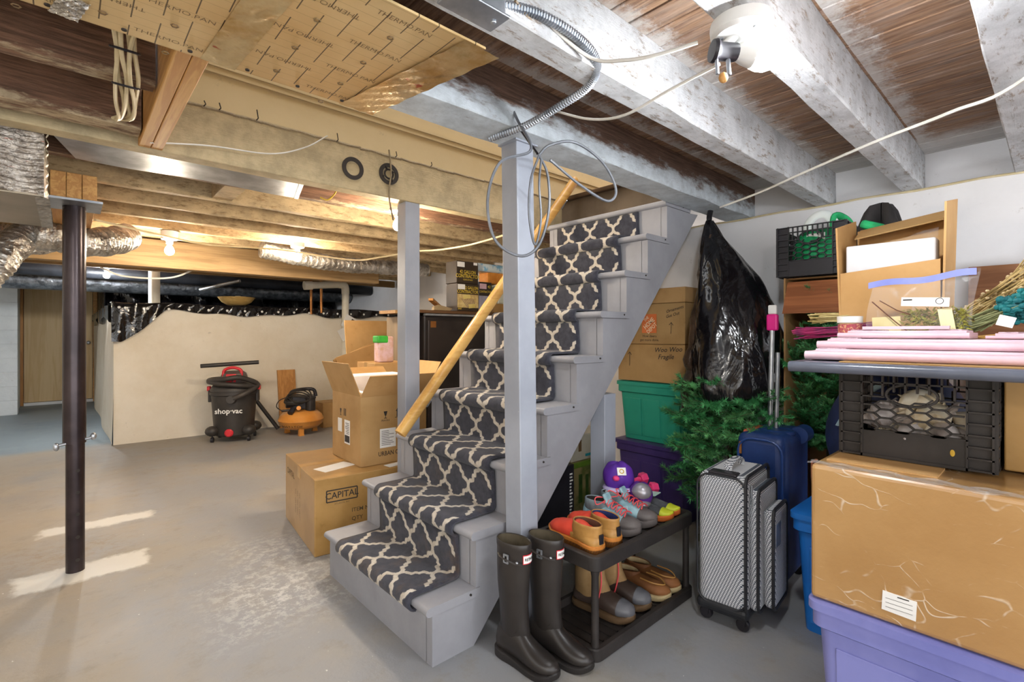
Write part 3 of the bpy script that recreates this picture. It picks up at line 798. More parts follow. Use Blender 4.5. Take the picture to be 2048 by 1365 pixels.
# loops of grey cable hanging from the post top
lp = [(1.177, 1.335, 2.012), (1.154, 1.249, 1.887), (1.132, 1.160, 1.754), (1.044, 1.213, 1.706), (1.014, 1.240, 1.584), (1.032, 1.224, 1.455), (1.099, 1.177, 1.404), (1.152, 1.143, 1.442), (1.176, 1.121, 1.557), (1.173, 1.124, 1.672), (1.152, 1.143, 1.738)]
cable('hanging_cable', 'coiled grey cable looping around the front post', lp, 0.0048, WIREG, 10)
cable('hanging_cable', 'grey cable loop swinging right of the front post', [(1.152, 1.143, 1.738), (1.179, 1.118, 1.770), (1.270, 1.090, 1.794), (1.387, 1.065, 1.748), (1.455, 1.057, 1.664), (1.433, 1.078, 1.624), (1.314, 1.104, 1.663), (1.193, 1.132, 1.728)], 0.0048, WIREG, 10)
cable('hanging_cable', 'narrow grey cable loop close behind the front post', [(1.152, 1.143, 1.734), (1.118, 1.146, 1.649), (1.114, 1.150, 1.536), (1.128, 1.137, 1.439), (1.142, 1.124, 1.520), (1.138, 1.128, 1.633), (1.157, 1.138, 1.721)], 0.004, WIREG, 10)
cable('hanging_cable', 'dark cable dropping out of the hole in the brown joist', [(1.208, 1.375, 2.040), (1.201, 1.340, 1.958), (1.180, 1.252, 1.852), (1.155, 1.153, 1.745)], 0.004, BLACKP, 8)
cable('cable_run', 'white cable strung between the lamp and the trimmer joist', [(1.150, 0.538, 1.790), (1.162, 0.675, 1.783), (1.176, 0.824, 1.771), (1.182, 0.954, 1.803), (1.176, 1.094, 1.873)], 0.004, WIREP, 8)
cable('cable_run', 'pale cable from the lampholder across the painted joist', [(1.101, 0.568, 1.835), (1.063, 0.644, 1.825), (1.042, 0.730, 1.838), (1.008, 0.814, 1.867), (0.860, 0.841, 1.914)], 0.0045, WIREP, 8)
cable('cable_run', 'long white cable slung under the right-hand joists', [(0.9, -0.66, 1.864), (1.15, -0.3, 1.855), (1.927, 0.051, 1.848), (2.073, 0.229, 1.850), (2.178, 0.431, 1.850), (2.360, 0.711, 1.851), (2.546, 0.988, 1.850), (2.655, 1.240, 1.842)], 0.0055, WIREP, 8)
cable('cable_run', 'white wire drooping along the beige beam face', [(0.235, 2.295, 1.872), (0.433, 2.304, 1.912), (0.656, 2.291, 1.931), (0.790, 2.251, 1.981), (0.888, 2.243, 2.057)], 0.003, WIREP, 8)
cable('cable_run', 'twisted old cable hanging down the beam past the knockout ring', [(1.258, 2.355, 2.116), (1.268, 2.352, 1.999), (1.256, 2.352, 1.879), (1.333, 2.450, 1.776)], 0.0045, M('old_wire', '#8d7d63', '#76684f', 6, 0.5), 8)
# bundle of cables in the left bay
CBm = thing('cable_bundle', 'bundle of cream cables strapped together in the left joist bay', 'cable bundle', (0.160, 2.187, 1.900))
for k in range(6):
    o_ = k*4
    pts = [(0.108, 1.540, 1.898), (0.115, 1.648, 1.885), (0.126, 1.773, 1.871), (0.140, 1.935, 1.868), (0.148, 2.077, 1.869), (0.132, 2.199, 1.896)]
    off = Vector((0.0085*(k-2.5), -0.004*(k-2.5), 0.010*(k % 2)))
    pp = [Vector(q) + off*(1.0 if i < 5 else 0.5) + Vector((0.006*math.sin(i*1.7+k*2.1), 0, 0.003*math.sin(i*3+k))) for i, q in enumerate(pts)]
    obj('cable', MB().tube(smooth_path(pp, 8), 0.0056, 7), WIREW, CBm, smooth=True)
for q in ((0.114, 1.629, 1.889), (0.129, 1.811, 1.869)):
    obj('strap', MB().torus(q, 0.031, 0.0032, 20, 5, Matrix.Rotation(0.4, 3, 'X')), BLACKP, CBm)
# knockout rings on the beam
for q, lab in (((1.065, 2.365, 1.978), 'black round stencil ring on the beam, left one'), ((1.263, 2.365, 1.993), 'black slotted stencil ring on the beam, right one')):
    t = thing('round_stencil', lab, 'stencil ring', q)
    obj('ring', MB().lathe([(0.036, -0.002), (0.036, 0.002), (0.056, 0.002), (0.056, -0.002), (0.036, -0.002)], 36, q, Matrix.Rotation(PI/2, 3, 'X'), cap=False), INK, t)
    if 'slotted' in lab:
        obj('ring', MB().torus(q, 0.024, 0.005, 24, 4, Matrix.Rotation(PI/2, 3, 'X')), INK, t)
        for a in range(4):
            obj('spoke', MB().bar(Vector(q)+Vector((0.024*math.cos(a*PI/2+.5), -0.002, 0.024*math.sin(a*PI/2+.5))), Vector(q)+Vector((0.042*math.cos(a*PI/2+.5), -0.002, 0.042*math.sin(a*PI/2+.5))), 0.006, 0.012, (0, 1, 0)), INK, t)
# ---------------------------------------------------------------- ducts
DU = thing('foil_duct', 'square foil-wrapped duct trunk at the upper left', 'duct', (-0.6, 2.8, 1.68))
def crinkle(u, v):
    x = -1.5 + 1.44*u; z = 1.66 + 0.235*v
    return (x, 2.5 + 0.006*math.sin(v*70 + 2*math.sin(u*60)) + 0.004*math.sin(u*80), z)
obj('foil_jacket', MB().grid(crinkle, 60, 60), FOILR, DU, smooth=True, ang=80)
obj('bottom_sheet', MB().box((-1.5, 2.505, 1.655), (-0.06, 3.2, 1.662)), M('dull_duct', '#a79c8a', '#968b78', 4, 0.35, metal=0.5), DU)
obj('side_sheet', MB().box((-0.066, 2.505, 1.66), (-0.06, 3.2, 1.895)), FOIL, DU)
obj('top_sheet', MB().box((-1.5, 2.505, 1.885), (-0.06, 3.2, 1.893)), FOIL, DU)
obj('corner_tape', wrinkle(-0.085, -0.045, 2.49, 3.2, 1.650, 0, 0.003), FOIL, DU, smooth=True)
obj('corner_strip', MB().grid(lambda u, v: (-0.052+0.004*math.sin(v*40), 2.492 + u*0.03, 1.66+0.235*v), 3, 40), FOIL, DU, smooth=True)
def flex(name, label, pts, r, mat=FOIL, amp=0.06, freq=1):
    pp = smooth_path(pts, 24)
    rs = [r*(1 + amp*math.sin(i*2.1*freq) + amp*0.8*math.sin(i*0.37)) for i in range(len(pp))]
    return tag(obj(name, MB().tube(pp, rs, 18), mat, None, smooth=True, ang=80), label, 'duct')
flex('flex_duct', 'silver flexible duct slanting down at the left edge', [(-0.361, 3.696, 1.348), (-0.258, 3.738, 1.540), (-0.170, 3.860, 1.702), (-0.081, 3.982, 1.820)], 0.075)
flex('flex_duct', 'fat foil duct behind the slanting silver duct', [(-0.494, 4.625, 1.740), (-0.318, 4.600, 1.766), (-0.179, 4.609, 1.779), (-0.045, 4.758, 1.852)], 0.10, FOILR)
flex('flex_duct', 'crumpled foil duct running along the joists behind the jack post', [(-0.14, 3.82, 1.71), (0.08, 3.90, 1.70), (0.22, 4.02, 1.74), (0.3, 4.2, 1.80)], 0.085)
flex('flex_duct', 'foil duct crossing behind the middle glowing bulb', [(1.2, 4.42, 1.85), (1.5, 4.45, 1.82), (1.9, 4.5, 1.80), (2.4, 4.55, 1.82), (2.9, 4.6, 1.84)], 0.07)
PS = thing('sheet_metal_pan', 'shiny galvanised sheet nailed under the joists beside the beam', 'sheet metal', (0.4, 2.6, 1.88))
obj('sheet', MB().grid(lambda u, v: (-0.05 + u*0.9 + 0.08*v, 2.455 + v*0.33, 1.892 - 0.004*math.sin(u*9)), 30, 4), GALV, PS, smooth=True)
obj('edge_fold', MB().bar((0.85, 2.455, 1.889), (0.93, 2.785, 1.889), 0.02, 0.006), GALV, PS)
# ---------------------------------------------------------------- crawl space
SH = thing('plastic_sheeting', 'black plastic sheeting draped over the low wall', 'plastic sheet', (2, 6.46, 1.45))
def hem(u, v):
    x = 0.34 + 3.29*u
    if v < 0.3: return (x, 6.75 - v/0.3*0.326, 1.478 + 0.006*math.sin(x*9))
    w = (v-0.3)/0.7
    drop = 0.10 + 0.02*math.sin(x*5) + 0.012*math.sin(x*13) + max(0, 0.30 - max(0, x-0.42)*0.8)
    return (x, 6.424 - 0.010*math.sin(x*31+w*3) - 0.005*math.sin(x*67), 1.478 - w*drop + 0.006*math.sin(x*9))
obj('hem', MB().grid(hem, 180, 14), SHEETB, SH, smooth=True, ang=80)
def side_hem(u, v):
    y = 6.45 + 4.4*u
    return (0.335 - 0.02*math.sin(y*9), y, 1.46 - v*(0.14 + 0.05*math.sin(y*4)))
obj('side_hem', MB().grid(side_hem, 80, 6), SHEETB, SH, smooth=True, ang=80)
obj('back_sheet', MB().grid(lambda u, v: (0.40 + 3.23*u, 8.8 + 0.08*math.sin(u*50) + 0.05*math.sin(u*23+v*9), 1.40 + 0.85*v), 140, 12), SHEETB, SH, smooth=True, ang=80)
obj('passage_sheet', MB().grid(lambda u, v: (0.43 + 0.04*math.sin(u*30), 8.8 + 2.2*u, 1.35 + 0.7*v), 50, 8), SHEETB, SH, smooth=True, ang=80)
obj('ground_sheet', MB().grid(lambda u, v: (0.38 + 3.24*u, 6.7 + 2.2*v, 1.455 + 0.012*math.sin(u*60+v*9)), 80, 20), SHEETB, SH, smooth=True, ang=80)
for i in range(17):
    x = 0.45 + i*0.185
    obj('fixing_washer', MB().lathe([(0.014, 0), (0.012, 0.004), (0.003, 0.006)], 10, (x, 6.404, 1.415), Matrix.Rotation(PI/2, 3, 'X')), WHITE, SH)
for k in range(2):
    obj('fixing_washer', MB().lathe([(0.014, 0), (0.012, 0.004), (0.003, 0.006)], 10, (0.40, 6.404, 1.42 - 0.25*k), Matrix.Rotation(PI/2, 3, 'X')), WHITE, SH)
tag(obj('white_pipe_post', MB().lathe([(0.055, 1.44), (0.055, 2.0)], 20, (0.74, 6.85, 0)), PVC, None, smooth=True), 'white pipe standing on the crawl space ledge', 'pipe')
BO = thing('wooden_bowl', 'shallow tan wooden bowl on the crawl space ledge', 'bowl', (1.55, 6.75, 1.50))
obj('bowl', MB().lathe([(0.001, 0.0), (0.10, 0.0), (0.16, 0.035), (0.205, 0.095), (0.195, 0.095), (0.15, 0.042), (0.001, 0.012)], 28, (1.55, 6.75, 1.50)), m_wood('bowl_wood', '#e0bf7a', '#b98f48', 0, 1, 0.5), BO, smooth=True)
obj('dried_flower', MB().ell((1.62, 6.72, 1.595), (0.05, 0.04, 0.015)).ell((1.57, 6.76, 1.605), (0.04, 0.03, 0.012)), WIREW, BO)
def pipe(name, label, pts, r, mat, n=12, cat='pipe', k=6):
    return tag(obj(name, MB().tube(smooth_path(pts, k) if k else pts, r, n), mat, None, smooth=True), label, cat)
pipe('copper_pipe', 'copper pipe rising from the ledge, left of the pair', [(2.33, 6.42, 1.40), (2.33, 6.42, 1.92)], 0.018, COPPER, k=0)
pipe('copper_pipe', 'copper pipe rising from the ledge, right of the pair', [(2.46, 6.42, 1.42), (2.46, 6.42, 1.92)], 0.018, COPPER, k=0)
pv = thing('drain_pipe', 'white drain pipe with an elbow turning down the low wall', 'pipe', (2.7, 6.38, 0.6))
obj('run', MB().tube([(2.25, 6.36, 1.76), (2.68, 6.36, 1.80)], 0.045, 16), PVC, pv, smooth=True)
obj('elbow', MB().tube(smooth_path([(2.66, 6.36, 1.80), (2.73, 6.36, 1.795), (2.755, 6.36, 1.76), (2.76, 6.36, 1.68)], 5), 0.05, 16), PVC, pv, smooth=True)
obj('drop', MB().tube([(2.76, 6.36, 1.70), (2.75, 6.37, 0.4)], 0.045, 16), PVC, pv, smooth=True)
obj('coupling', MB().tube([(2.22, 6.36, 1.757), (2.32, 6.36, 1.765)], 0.055, 16), PVC, pv, smooth=True)
obj('warning_tag', MB().obox((2.80, 6.30, 1.29), (0.20, 0.004, 0.17), ry(0.5)).obox((2.74, 6.30, 1.16), (0.18, 0.004, 0.16), ry(-0.5)), PAPER, pv)
obj('printed_bars', MB().obox((2.83, 6.296, 1.31), (0.05, 0.003, 0.06), ry(0.5)).obox((2.77, 6.296, 1.29), (0.04, 0.003, 0.05), ry(0.5)), INK, pv)
blk = M('black_pipe_paint', '#26282d', '#17181b', 5, 0.35, coord='Position')
pipe('black_duct', 'long black pipe crossing under the crawl space joists', [(-0.9, 7.4, 1.86), (3.62, 7.4, 1.84)], 0.075, blk, 16, 'pipe', 0)
pipe('grey_duct', 'grey foil-covered duct crossing behind the black pipe', [(-0.9, 8.2, 1.80), (3.62, 8.2, 1.80)], 0.12, M('dark_foil', '#8d9298', '#55595f', 12, 0.3, metal=0.7, bump=0.6, bsc=20, bdist=0.02, coord='Position'), 16, 'duct', 0)
pipe('black_duct', 'lower black pipe above the far door', [(-0.9, 9.4, 1.98), (1.5, 9.4, 1.98)], 0.07, blk, 16, 'pipe', 0)
pipe('grey_conduit', 'thin grey conduit slanting under the girder', [(1.529, 6.500, 1.778), (1.192, 6.900, 1.678)], 0.018, GALV, 10, 'pipe', 0)
cable('cable_run', 'white cable drooping below the girder over the low wall', [(0.208, 5.300, 1.699), (0.370, 5.300, 1.637), (0.680, 5.250, 1.644), (0.898, 5.200, 1.751), (1.170, 5.150, 1.864), (1.249, 5.130, 1.903)], 0.008, WIREP)
cable('cable_run', 'pale cable slung along the joists beyond the beam', [(2.210, 3.600, 1.857), (1.921, 3.750, 1.781), (1.730, 3.900, 1.758), (1.247, 4.100, 1.810), (0.779, 4.150, 1.800), (0.463, 4.000, 1.808), (0.116, 3.500, 1.768)], 0.007, WIREW)
cable('cable_run', 'pale cable swagging beside the far post', [(1.918, 2.175, 1.732), (1.943, 2.557, 1.727), (1.911, 2.855, 1.729), (1.916, 3.121, 1.755)], 0.006, WIREW)
cable('cable_run', 'orange cord lying along a far joist', [(0.531, 3.361, 1.964), (0.660, 3.379, 1.966), (0.786, 3.400, 1.978)], 0.005, M('orange_cord', '#d4713f', '#c1602f', 5, 0.5))
cable('cable_run', 'yellow wire hooked under the beam', [(0.993, 2.607, 1.869), (1.030, 2.601, 1.861), (1.055, 2.578, 1.888), (1.069, 2.565, 1.920)], 0.004, M('yellow_wire', '#d3b640', '#bfa133', 5, 0.5))
# ---------------------------------------------------------------- shop vacuum
VB = M('vac_black', '#3a3634', '#2f2c2a', 5, 0.45, bump=0.06, coord='Position')
RED = M('red_plastic', '#d3313c', '#c02833', 5, 0.4)
vx, vy = 1.36, 6.02
V = thing('shop_vacuum', 'black wet and dry vacuum with red handle by the low wall', 'vacuum', (vx, vy, 0))
vc = (vx, vy, 0)
obj('tank', MB().lathe([(0.001, 0.06), (0.175, 0.06), (0.19, 0.075), (0.215, 0.44), (0.22, 0.49), (0.232, 0.50), (0.232, 0.53), (0.21, 0.535)], 40, vc), VB, V, smooth=True)
obj('lid', MB().lathe([(0.225, 0.53), (0.228, 0.555), (0.20, 0.60), (0.13, 0.625), (0.001, 0.63)], 40, vc), VB, V, smooth=True)
hd = obj('motor_head', MB().lathe([(0.145, 0.60), (0.14, 0.66), (0.12, 0.72), (0.085, 0.745), (0.001, 0.75)], 10, vc), M('vac_grey', '#5c5450', '#4a4340', 6, 0.5), V, smooth=True, ang=25)
fv = Vector((-0.46, -0.89, 0)).normalized()   # side facing the room
sv = Vector((0.89, -0.46, 0))
c = Vector(vc)
obj('handle', MB().tube(smooth_path([c + sv*-0.085 + fv*0.07 + Vector((0, 0, 0.68)), c + sv*-0.08 + fv*0.06 + Vector((0, 0, 0.755)), c + fv*0.06 + Vector((0, 0, 0.785)), c + sv*0.08 + fv*0.06 + Vector((0, 0, 0.755)), c + sv*0.085 + fv*0.07 + Vector((0, 0, 0.68))], 6), 0.016, 10), RED, hd, smooth=True)
obj('front_panel', MB().obox(c + fv*0.125 + Vector((0, 0, 0.675)), (0.10, 0.012, 0.09), Matrix((sv, -fv, Vector((0, 0, 1)))).transposed() @ rx(-0.22)), RED, hd, bevel=0.006)
txt('shop-vac', 0.018, c + fv*0.1335 + Vector((0, 0, 0.676)), sv, (fv.x*-0.2, fv.y*-0.2, 1), WHITE, hd, bold=0.01)
ring = []
for i in range(61):
    a = 2*PI*1.45*i/60 + 1.9
    ring.append(c + Vector((math.cos(a)*0.235, math.sin(a)*0.235, 0.60 + 0.05*math.sin(a*0.7) + 0.0006*i)))
end = c + fv*0.235 + sv*0.05 + Vector((0, 0, 0.47))
obj('hose', MB().tube(smooth_path(ring[::4] + [c + sv*0.25 + fv*0.08 + Vector((0, 0, 0.60)), c + sv*0.16 + fv*0.215 + Vector((0, 0, 0.52)), end], 5), 0.026, 12), M('vac_hose', '#3f3a37', '#2e2a28', 5, 0.5, coord='Position'), V, smooth=True)
obj('hose_port', MB().tube([c + fv*0.19 + sv*0.03 + Vector((0, 0, 0.455)), c + fv*0.25 + sv*0.03 + Vector((0, 0, 0.462))], [0.05, 0.042], 16), VB, V, smooth=True)
txt('shop\u00b7vac', 0.075, c + fv*0.2085 + Vector((0, 0, 0.335)), sv, (0, 0, 1), WHITE, V, bold=0.02)
obj('drain_cap', MB().lathe([(0.042, 0), (0.042, 0.02), (0.03, 0.03), (0.001, 0.03)], 18, c + fv*0.18 + Vector((0, 0, 0.105)), Matrix((sv, Vector((0, 0, 1)), fv)).transposed()), RED, V, smooth=True)
for s in (-1, 1):
    for f in (-1, 1):
        q = c + sv*(0.175*s) + fv*(0.13*f)
        cf = obj('caster_foot', MB().ell(q + Vector((0, 0, 0.12)), (0.07, 0.07, 0.055), 14, 8), VB, V, smooth=True)
        obj('caster_wheel', MB().cyl(q + Vector((0, 0, 0.09)), q + Vector((0, 0, 0.045)), 0.008, n=8).lathe([(0.001, -0.012), (0.028, -0.012), (0.028, 0.012), (0.001, 0.012)], 14, q + Vector((0, 0, 0.028)), Matrix((Vector((0, 0, 1)), fv, sv)).transposed()), BLACKP, cf, smooth=True)
    obj('latch', MB().obox(c + sv*(0.232*s) + Vector((0, 0, 0.48)), (0.03, 0.06, 0.13), rz(-0.48)), VB, V, bevel=0.006)
    obj('latch_tab', MB().obox(c + sv*(0.245*s) + Vector((0, 0, 0.56)), (0.03, 0.05, 0.05), rz(-0.48)), RED, V, bevel=0.006)
wd_ = tag(obj('extension_wand', MB().tube([c + Vector((-0.19, 0.05, 0.805)) - sv*0.12, c + Vector((0.12, -0.02, 0.835)) + sv*0.12], 0.022, 14), VB, None, smooth=True), 'black wand lying across the top of the vacuum', 'vacuum wand')
tag(obj('crevice_tube', MB().tube([(1.62, 6.30, 0.42), (1.87, 6.22, 0.022)], 0.022, 14), VB, None, smooth=True), 'black tube leaning from vacuum to floor beside the plank', 'vacuum wand')
# ---------------------------------------------------------------- plank and compressor
tag(obj('wood_plank', MB().add([(1.93, 6.33, 0), (2.14, 6.33, 0), (2.14, 6.45, 0.70), (1.93, 6.45, 0.70), (1.93, 6.352, 0), (2.14, 6.352, 0), (2.14, 6.472, 0.70), (1.93, 6.472, 0.70)], [(0, 1, 2, 3), (7, 6, 5, 4), (0, 4, 5, 1), (1, 5, 6, 2), (2, 6, 7, 3), (3, 7, 4, 0)]), PINEX, None), 'short brown plank leaning on the low wall behind the compressor', 'plank')
ORG = M('orange_enamel', '#d9964a', '#cd8638', 4, 0.3, coat=0.4)
cx, cy = 2.02, 5.88
CP = thing('air_compressor', 'orange pancake air compressor with black motor and cord', 'compressor', (cx, cy, 0))
obj('tank', MB().lathe([(0.001, 0.05), (0.12, 0.055), (0.19, 0.075), (0.232, 0.115), (0.243, 0.155), (0.247, 0.158), (0.247, 0.168), (0.243, 0.171), (0.225, 0.215), (0.18, 0.255), (0.11, 0.272), (0.001, 0.275)], 40, (cx, cy, 0)), ORG, CP, smooth=True)
for a in (-1.9, 0.2, 2.3):
    obj('foot', MB().box((cx+0.17*math.cos(a)-0.025, cy+0.17*math.sin(a)-0.02, 0.012), (cx+0.17*math.cos(a)+0.025, cy+0.17*math.sin(a)+0.02, 0.09)).box((cx+0.17*math.cos(a)-0.028, cy+0.17*math.sin(a)-0.024, 0), (cx+0.17*math.cos(a)+0.028, cy+0.17*math.sin(a)+0.024, 0.014)), ORG, CP)
fv = Vector((-0.35, -0.937, 0)); sv = Vector((0.937, -0.35, 0)); c = Vector((cx, cy, 0))
Rf = Matrix((sv, -fv, Vector((0, 0, 1)))).transposed()
for i, ch in enumerate('BOSTITCH'):
    a = -0.78 + (i-3.5)*0.128
    f_ = Vector((fv.x*math.cos(a+0.35) - fv.y*math.sin(a+0.35), fv.x*math.sin(a+0.35) + fv.y*math.cos(a+0.35), 0))
    s_ = Vector((-f_.y, f_.x, 0))
    txt(ch, 0.04, c + f_*0.238 + Vector((0, 0, 0.112)), s_, (f_.x*0.6, f_.y*0.6, 1), INK, CP, bold=0.012)
mt = obj('motor', MB().obox(c + Vector((0.03, 0, 0.36)), (0.24, 0.17, 0.15), Rf).tube([c + sv*-0.02 + fv*0.02 + Vector((0, 0, 0.36)), c + sv*-0.16 + fv*0.04 + Vector((0, 0, 0.36))], 0.06, 14), BLACKP, CP, bevel=0.01)
obj('cylinder_head', MB().lathe([(0.055, 0.27), (0.055, 0.40), (0.062, 0.405), (0.062, 0.42), (0.02, 0.43)], 14, c + sv*0.10 + fv*0.06), BLACKD, mt)
obj('carry_handle', MB().tube(smooth_path([c + sv*-0.11 + Vector((0, 0, 0.42)), c + sv*-0.10 + Vector((0, 0, 0.48)), c + sv*0.0 + Vector((0, 0, 0.505)), c + sv*0.13 + Vector((0, 0, 0.50)), c + sv*0.16 + Vector((0, 0, 0.42))], 5), 0.02, 10), BLACKP, CP, smooth=True)
obj('regulator', MB().tube([c + sv*-0.08 + fv*0.13 + Vector((0, 0, 0.30)), c + sv*-0.11 + fv*0.18 + Vector((0, 0, 0.26))], 0.03, 12).tube([c + sv*-0.2 + fv*0.10 + Vector((0, 0, 0.28)), c + sv*-0.12 + fv*0.10 + Vector((0, 0, 0.285))], 0.013, 8), BLACKP, CP, smooth=True)
obj('gauge', MB().tube([c + sv*-0.02 + fv*0.14 + Vector((0, 0, 0.305)), c + sv*-0.02 + fv*0.165 + Vector((0, 0, 0.312))], 0.024, 14), COPPER, CP)
for k in range(5):
    cc = c + sv*(-0.05+0.012*k) + fv*(0.09+0.012*(k % 2)) + Vector((0, 0, 0.39+0.014*k))
    pts = [cc + sv*(0.12*math.cos(a) + 0.01*math.sin(3*a+k)) + Vector((0, 0, (0.045+0.008*k)*math.sin(a))) + fv*0.02*math.sin(a*2+k) for a in [2*PI*i/20 for i in range(21)]]
    obj('cord_coil', MB().tube(pts, 0.0075, 6), INK, CP, smooth=True)
obj('cord', MB().tube(smooth_path([c + sv*-0.12 + fv*0.1 + Vector((0, 0, 0.44)), c + sv*-0.22 + fv*0.1 + Vector((0, 0, 0.40)), c + sv*-0.25 + fv*0.1 + Vector((0, 0, 0.33)), c + sv*-0.19 + fv*0.12 + Vector((0, 0, 0.28))], 6), 0.006, 6), INK, CP, smooth=True)
# ---------------------------------------------------------------- cartons
def carton(name, label, x0, x1, y0, y1, z0, z1, mat, rot=0.0, tape=True, group=None, tapem=None):
    cx_, cy_ = (x0+x1)/2, (y0+y1)/2
    t = thing(name, label, 'box', (cx_, cy_, z0), rot, group)
    a, b, h = (x1-x0)/2, (y1-y0)/2, z1-z0
    obj('carton_body', MB().box((-a, -b, 0), (a, b, h)), mat, t, bevel=0.004, local=True)
    if tape:
        obj('flap_seam', MB().box((-a, -0.0015, h), (a, 0.0015, h+0.0008)), INKB, t, local=True)
        obj('tape', MB().box((-a-0.0008, -0.025, h), (a+0.0008, 0.025, h+0.001)).box((-a-0.001, -0.025, h-0.07), (-a, 0.025, h)), tapem or CARD3, t, local=True)
    return t
# printed carton lying beside the stairs, turned a little; origin at its near corner
K_ = thing('printed_carton', 'large glossy carton marked CAPITAL beside the bottom step', 'box', (0.945, 2.556, 0), math.radians(-6.3))
obj('carton_body', MB().box((0, 0, 0), (0.66, 0.695, 0.398)), CARD3, K_, bevel=0.005, local=True)
obj('tape', MB().box((-0.001, 0.31, 0.33), (0, 0.37, 0.398)).box((-0.001, 0.31, 0.398), (0.66, 0.37, 0.399)), M('carton_tape', '#c79d62', '#b98d50', 4, 0.25), K_, local=True)
obj('shipping_label', MB().obox((0.16, 0.20, 0.3987), (0.20, 0.11, 0.0012), rz(0.35)), PAPER, K_, local=True)
obj('shipping_label', MB().obox((0.45, 0.05, 0.3987), (0.10, 0.06, 0.0012), rz(0.2)), PAPER, K_, local=True)
KM = TM[K_]
def kp(x, y, z): return KM @ Vector((x, y, z))
KX = (KM.to_3x3() @ Vector((1, 0, 0)))
KY = (KM.to_3x3() @ Vector((0, 1, 0)))
txt('CAPITAL', 0.047, kp(0.14, 0, 0.30), KX, (0, 0, 1), INK, K_, bold=0.012, sx=0.95)
mb = MB()
for z in (0.270, 0.330): mb.box((0.06, -0.0008, z-0.003), (0.22, 0, z+0.003))
for x in (0.06, 0.22): mb.box((x-0.003, -0.0008, 0.270), (x+0.003, 0, 0.330))
obj('logo_border', mb, INK, K_, local=True)
txt('ATLANTA, INC', 0.012, kp(0.14, 0, 0.256), KX, (0, 0, 1), INKB, K_)
for k, s in enumerate(('ITEM NO : 330', 'QTY      : 01', 'PO NO.', 'MADE IN INDIA')):
    txt(s, 0.030, kp(0.19, 0, 0.205 - 0.046*k), KX, (0, 0, 1), INKB, K_, align='LEFT', bold=0.006)
txt('CAPITAL', 0.05, kp(0, 0.55, 0.31), -KY, (0, 0, 1), INKB, K_, bold=0.01)
for k in range(3):
    txt('ITEM NO : 330', 0.022, kp(0, 0.42 - 0.05*k, 0.18), (0, 0, 1), KY, INKB, K_)
# open carton
O = thing('open_carton', 'open brown carton with flaps up, on the printed carton', 'box', (1.225, 2.62, 0.40), math.radians(-1.5))
a, b, h, tk = 0.42, 0.42, 0.395, 0.005
obj('side_panel', MB().box((0, 0, 0), (a, tk, h)), CARD, O, local=True)
obj('side_panel', MB().box((0, b-tk, 0), (a, b, h)), CARD, O, local=True)
obj('side_panel', MB().box((0, tk, 0), (tk, b-tk, h)), CARD, O, local=True)
obj('side_panel', MB().box((a-tk, tk, 0), (a, b-tk, h)), CARD, O, local=True)
obj('bottom', MB().box((tk, tk, 0), (a-tk, b-tk, tk)), CARD, O, local=True)
def flap(p, e, out, L, ang, mat=CARD2):
    """flap hinged along edge p->p+e, leaning by ang from vertical towards out"""
    p = Vector(p); e = Vector(e); out = Vector(out)
    d = (Vector((0, 0, 1))*math.cos(ang) + out*math.sin(ang))*L
    n = e.normalized().cross(d.normalized())*0.0045
    i = e.normalized()*0.006
    vs = [p, p+e, p+e-i+d, p+i+d]
    vs = vs + [q+n for q in vs]
    return obj('flap', MB().add(vs, [(3, 2, 1, 0), (4, 5, 6, 7), (0, 1, 5, 4), (1, 2, 6, 5), (2, 3, 7, 6), (3, 0, 4, 7)]), [mat], O, local=True)
flap((0, 0, h), (0, b, 0), (-1, 0, 0), 0.20, 0.36, CARD)
flap((a, 0, h), (0, b, 0), (1, 0, 0), 0.21, 0.55)
flap((0, 0, h), (a, 0, 0), (0, -1, 0), 0.165, 0.72)
flap((0, b, h), (a, 0, 0), (0, 1, 0), 0.20, 0.9)
obj('foam_liner', MB().box((0.02, 0.25, 0.1), (a-0.02, 0.40, h+0.10)).box((0.02, 0.02, 0.1), (0.06, 0.25, h+0.02)), M('white_foam', '#eeeef0', '#e2e2e5', 5, 0.8), O, local=True, bevel=0.006)
OM = TM[O]; OX = OM.to_3x3() @ Vector((1, 0, 0)); OY = OM.to_3x3() @ Vector((0, 1, 0))
def op(x, y, z): return OM @ Vector((x, y, z))
obj('label', MB().box((0.115, -0.0012, 0.09), (0.215, 0, 0.20)).box((0.24, -0.0012, 0.13), (0.30, 0, 0.21)), PAPER, O, local=True)
mb = MB()
for k in range(9): mb.box((0.125, -0.0018, 0.105+k*0.01), (0.125+random.uniform(0.04, 0.09), -0.0012, 0.1075+k*0.01))
obj('label_print', mb, INK, O, local=True)
obj('label', MB().box((-0.0012, 0.15, 0.10), (0, 0.23, 0.24)).box((-0.0014, 0.27, 0.16), (0, 0.33, 0.24)), PAPER, O, local=True)
mb = MB()
for k in range(14): mb.box((-0.0022, 0.155+k*0.005, 0.11), (-0.0014, 0.1575+k*0.005 , 0.15))
for k in range(7): mb.box((-0.0022, 0.16, 0.16+k*0.01), (-0.0014, 0.16+random.uniform(0.03, 0.06), 0.163+k*0.01))
obj('label_print', mb, INK, O, local=True)
def glass_mark(x):
    mb = MB()
    mb.prism([(x-0.012, 0.30), (x+0.012, 0.30), (x+0.004, 0.275), (x-0.004, 0.275)], -0.001, 0, 'y').box((x-0.0015, -0.001, 0.262), (x+0.0015, 0, 0.278)).box((x-0.009, -0.001, 0.259), (x+0.009, 0, 0.262))
    return obj('fragile_mark', mb, INK, O, local=True)
glass_mark(0.15)
mb = MB()
for x in (0.225, 0.25): mb.box((x-0.004, -0.001, 0.262), (x+0.004, 0, 0.30)).prism([(x-0.010, 0.295), (x+0.010, 0.295), (x, 0.312)], -0.001, 0, 'y')
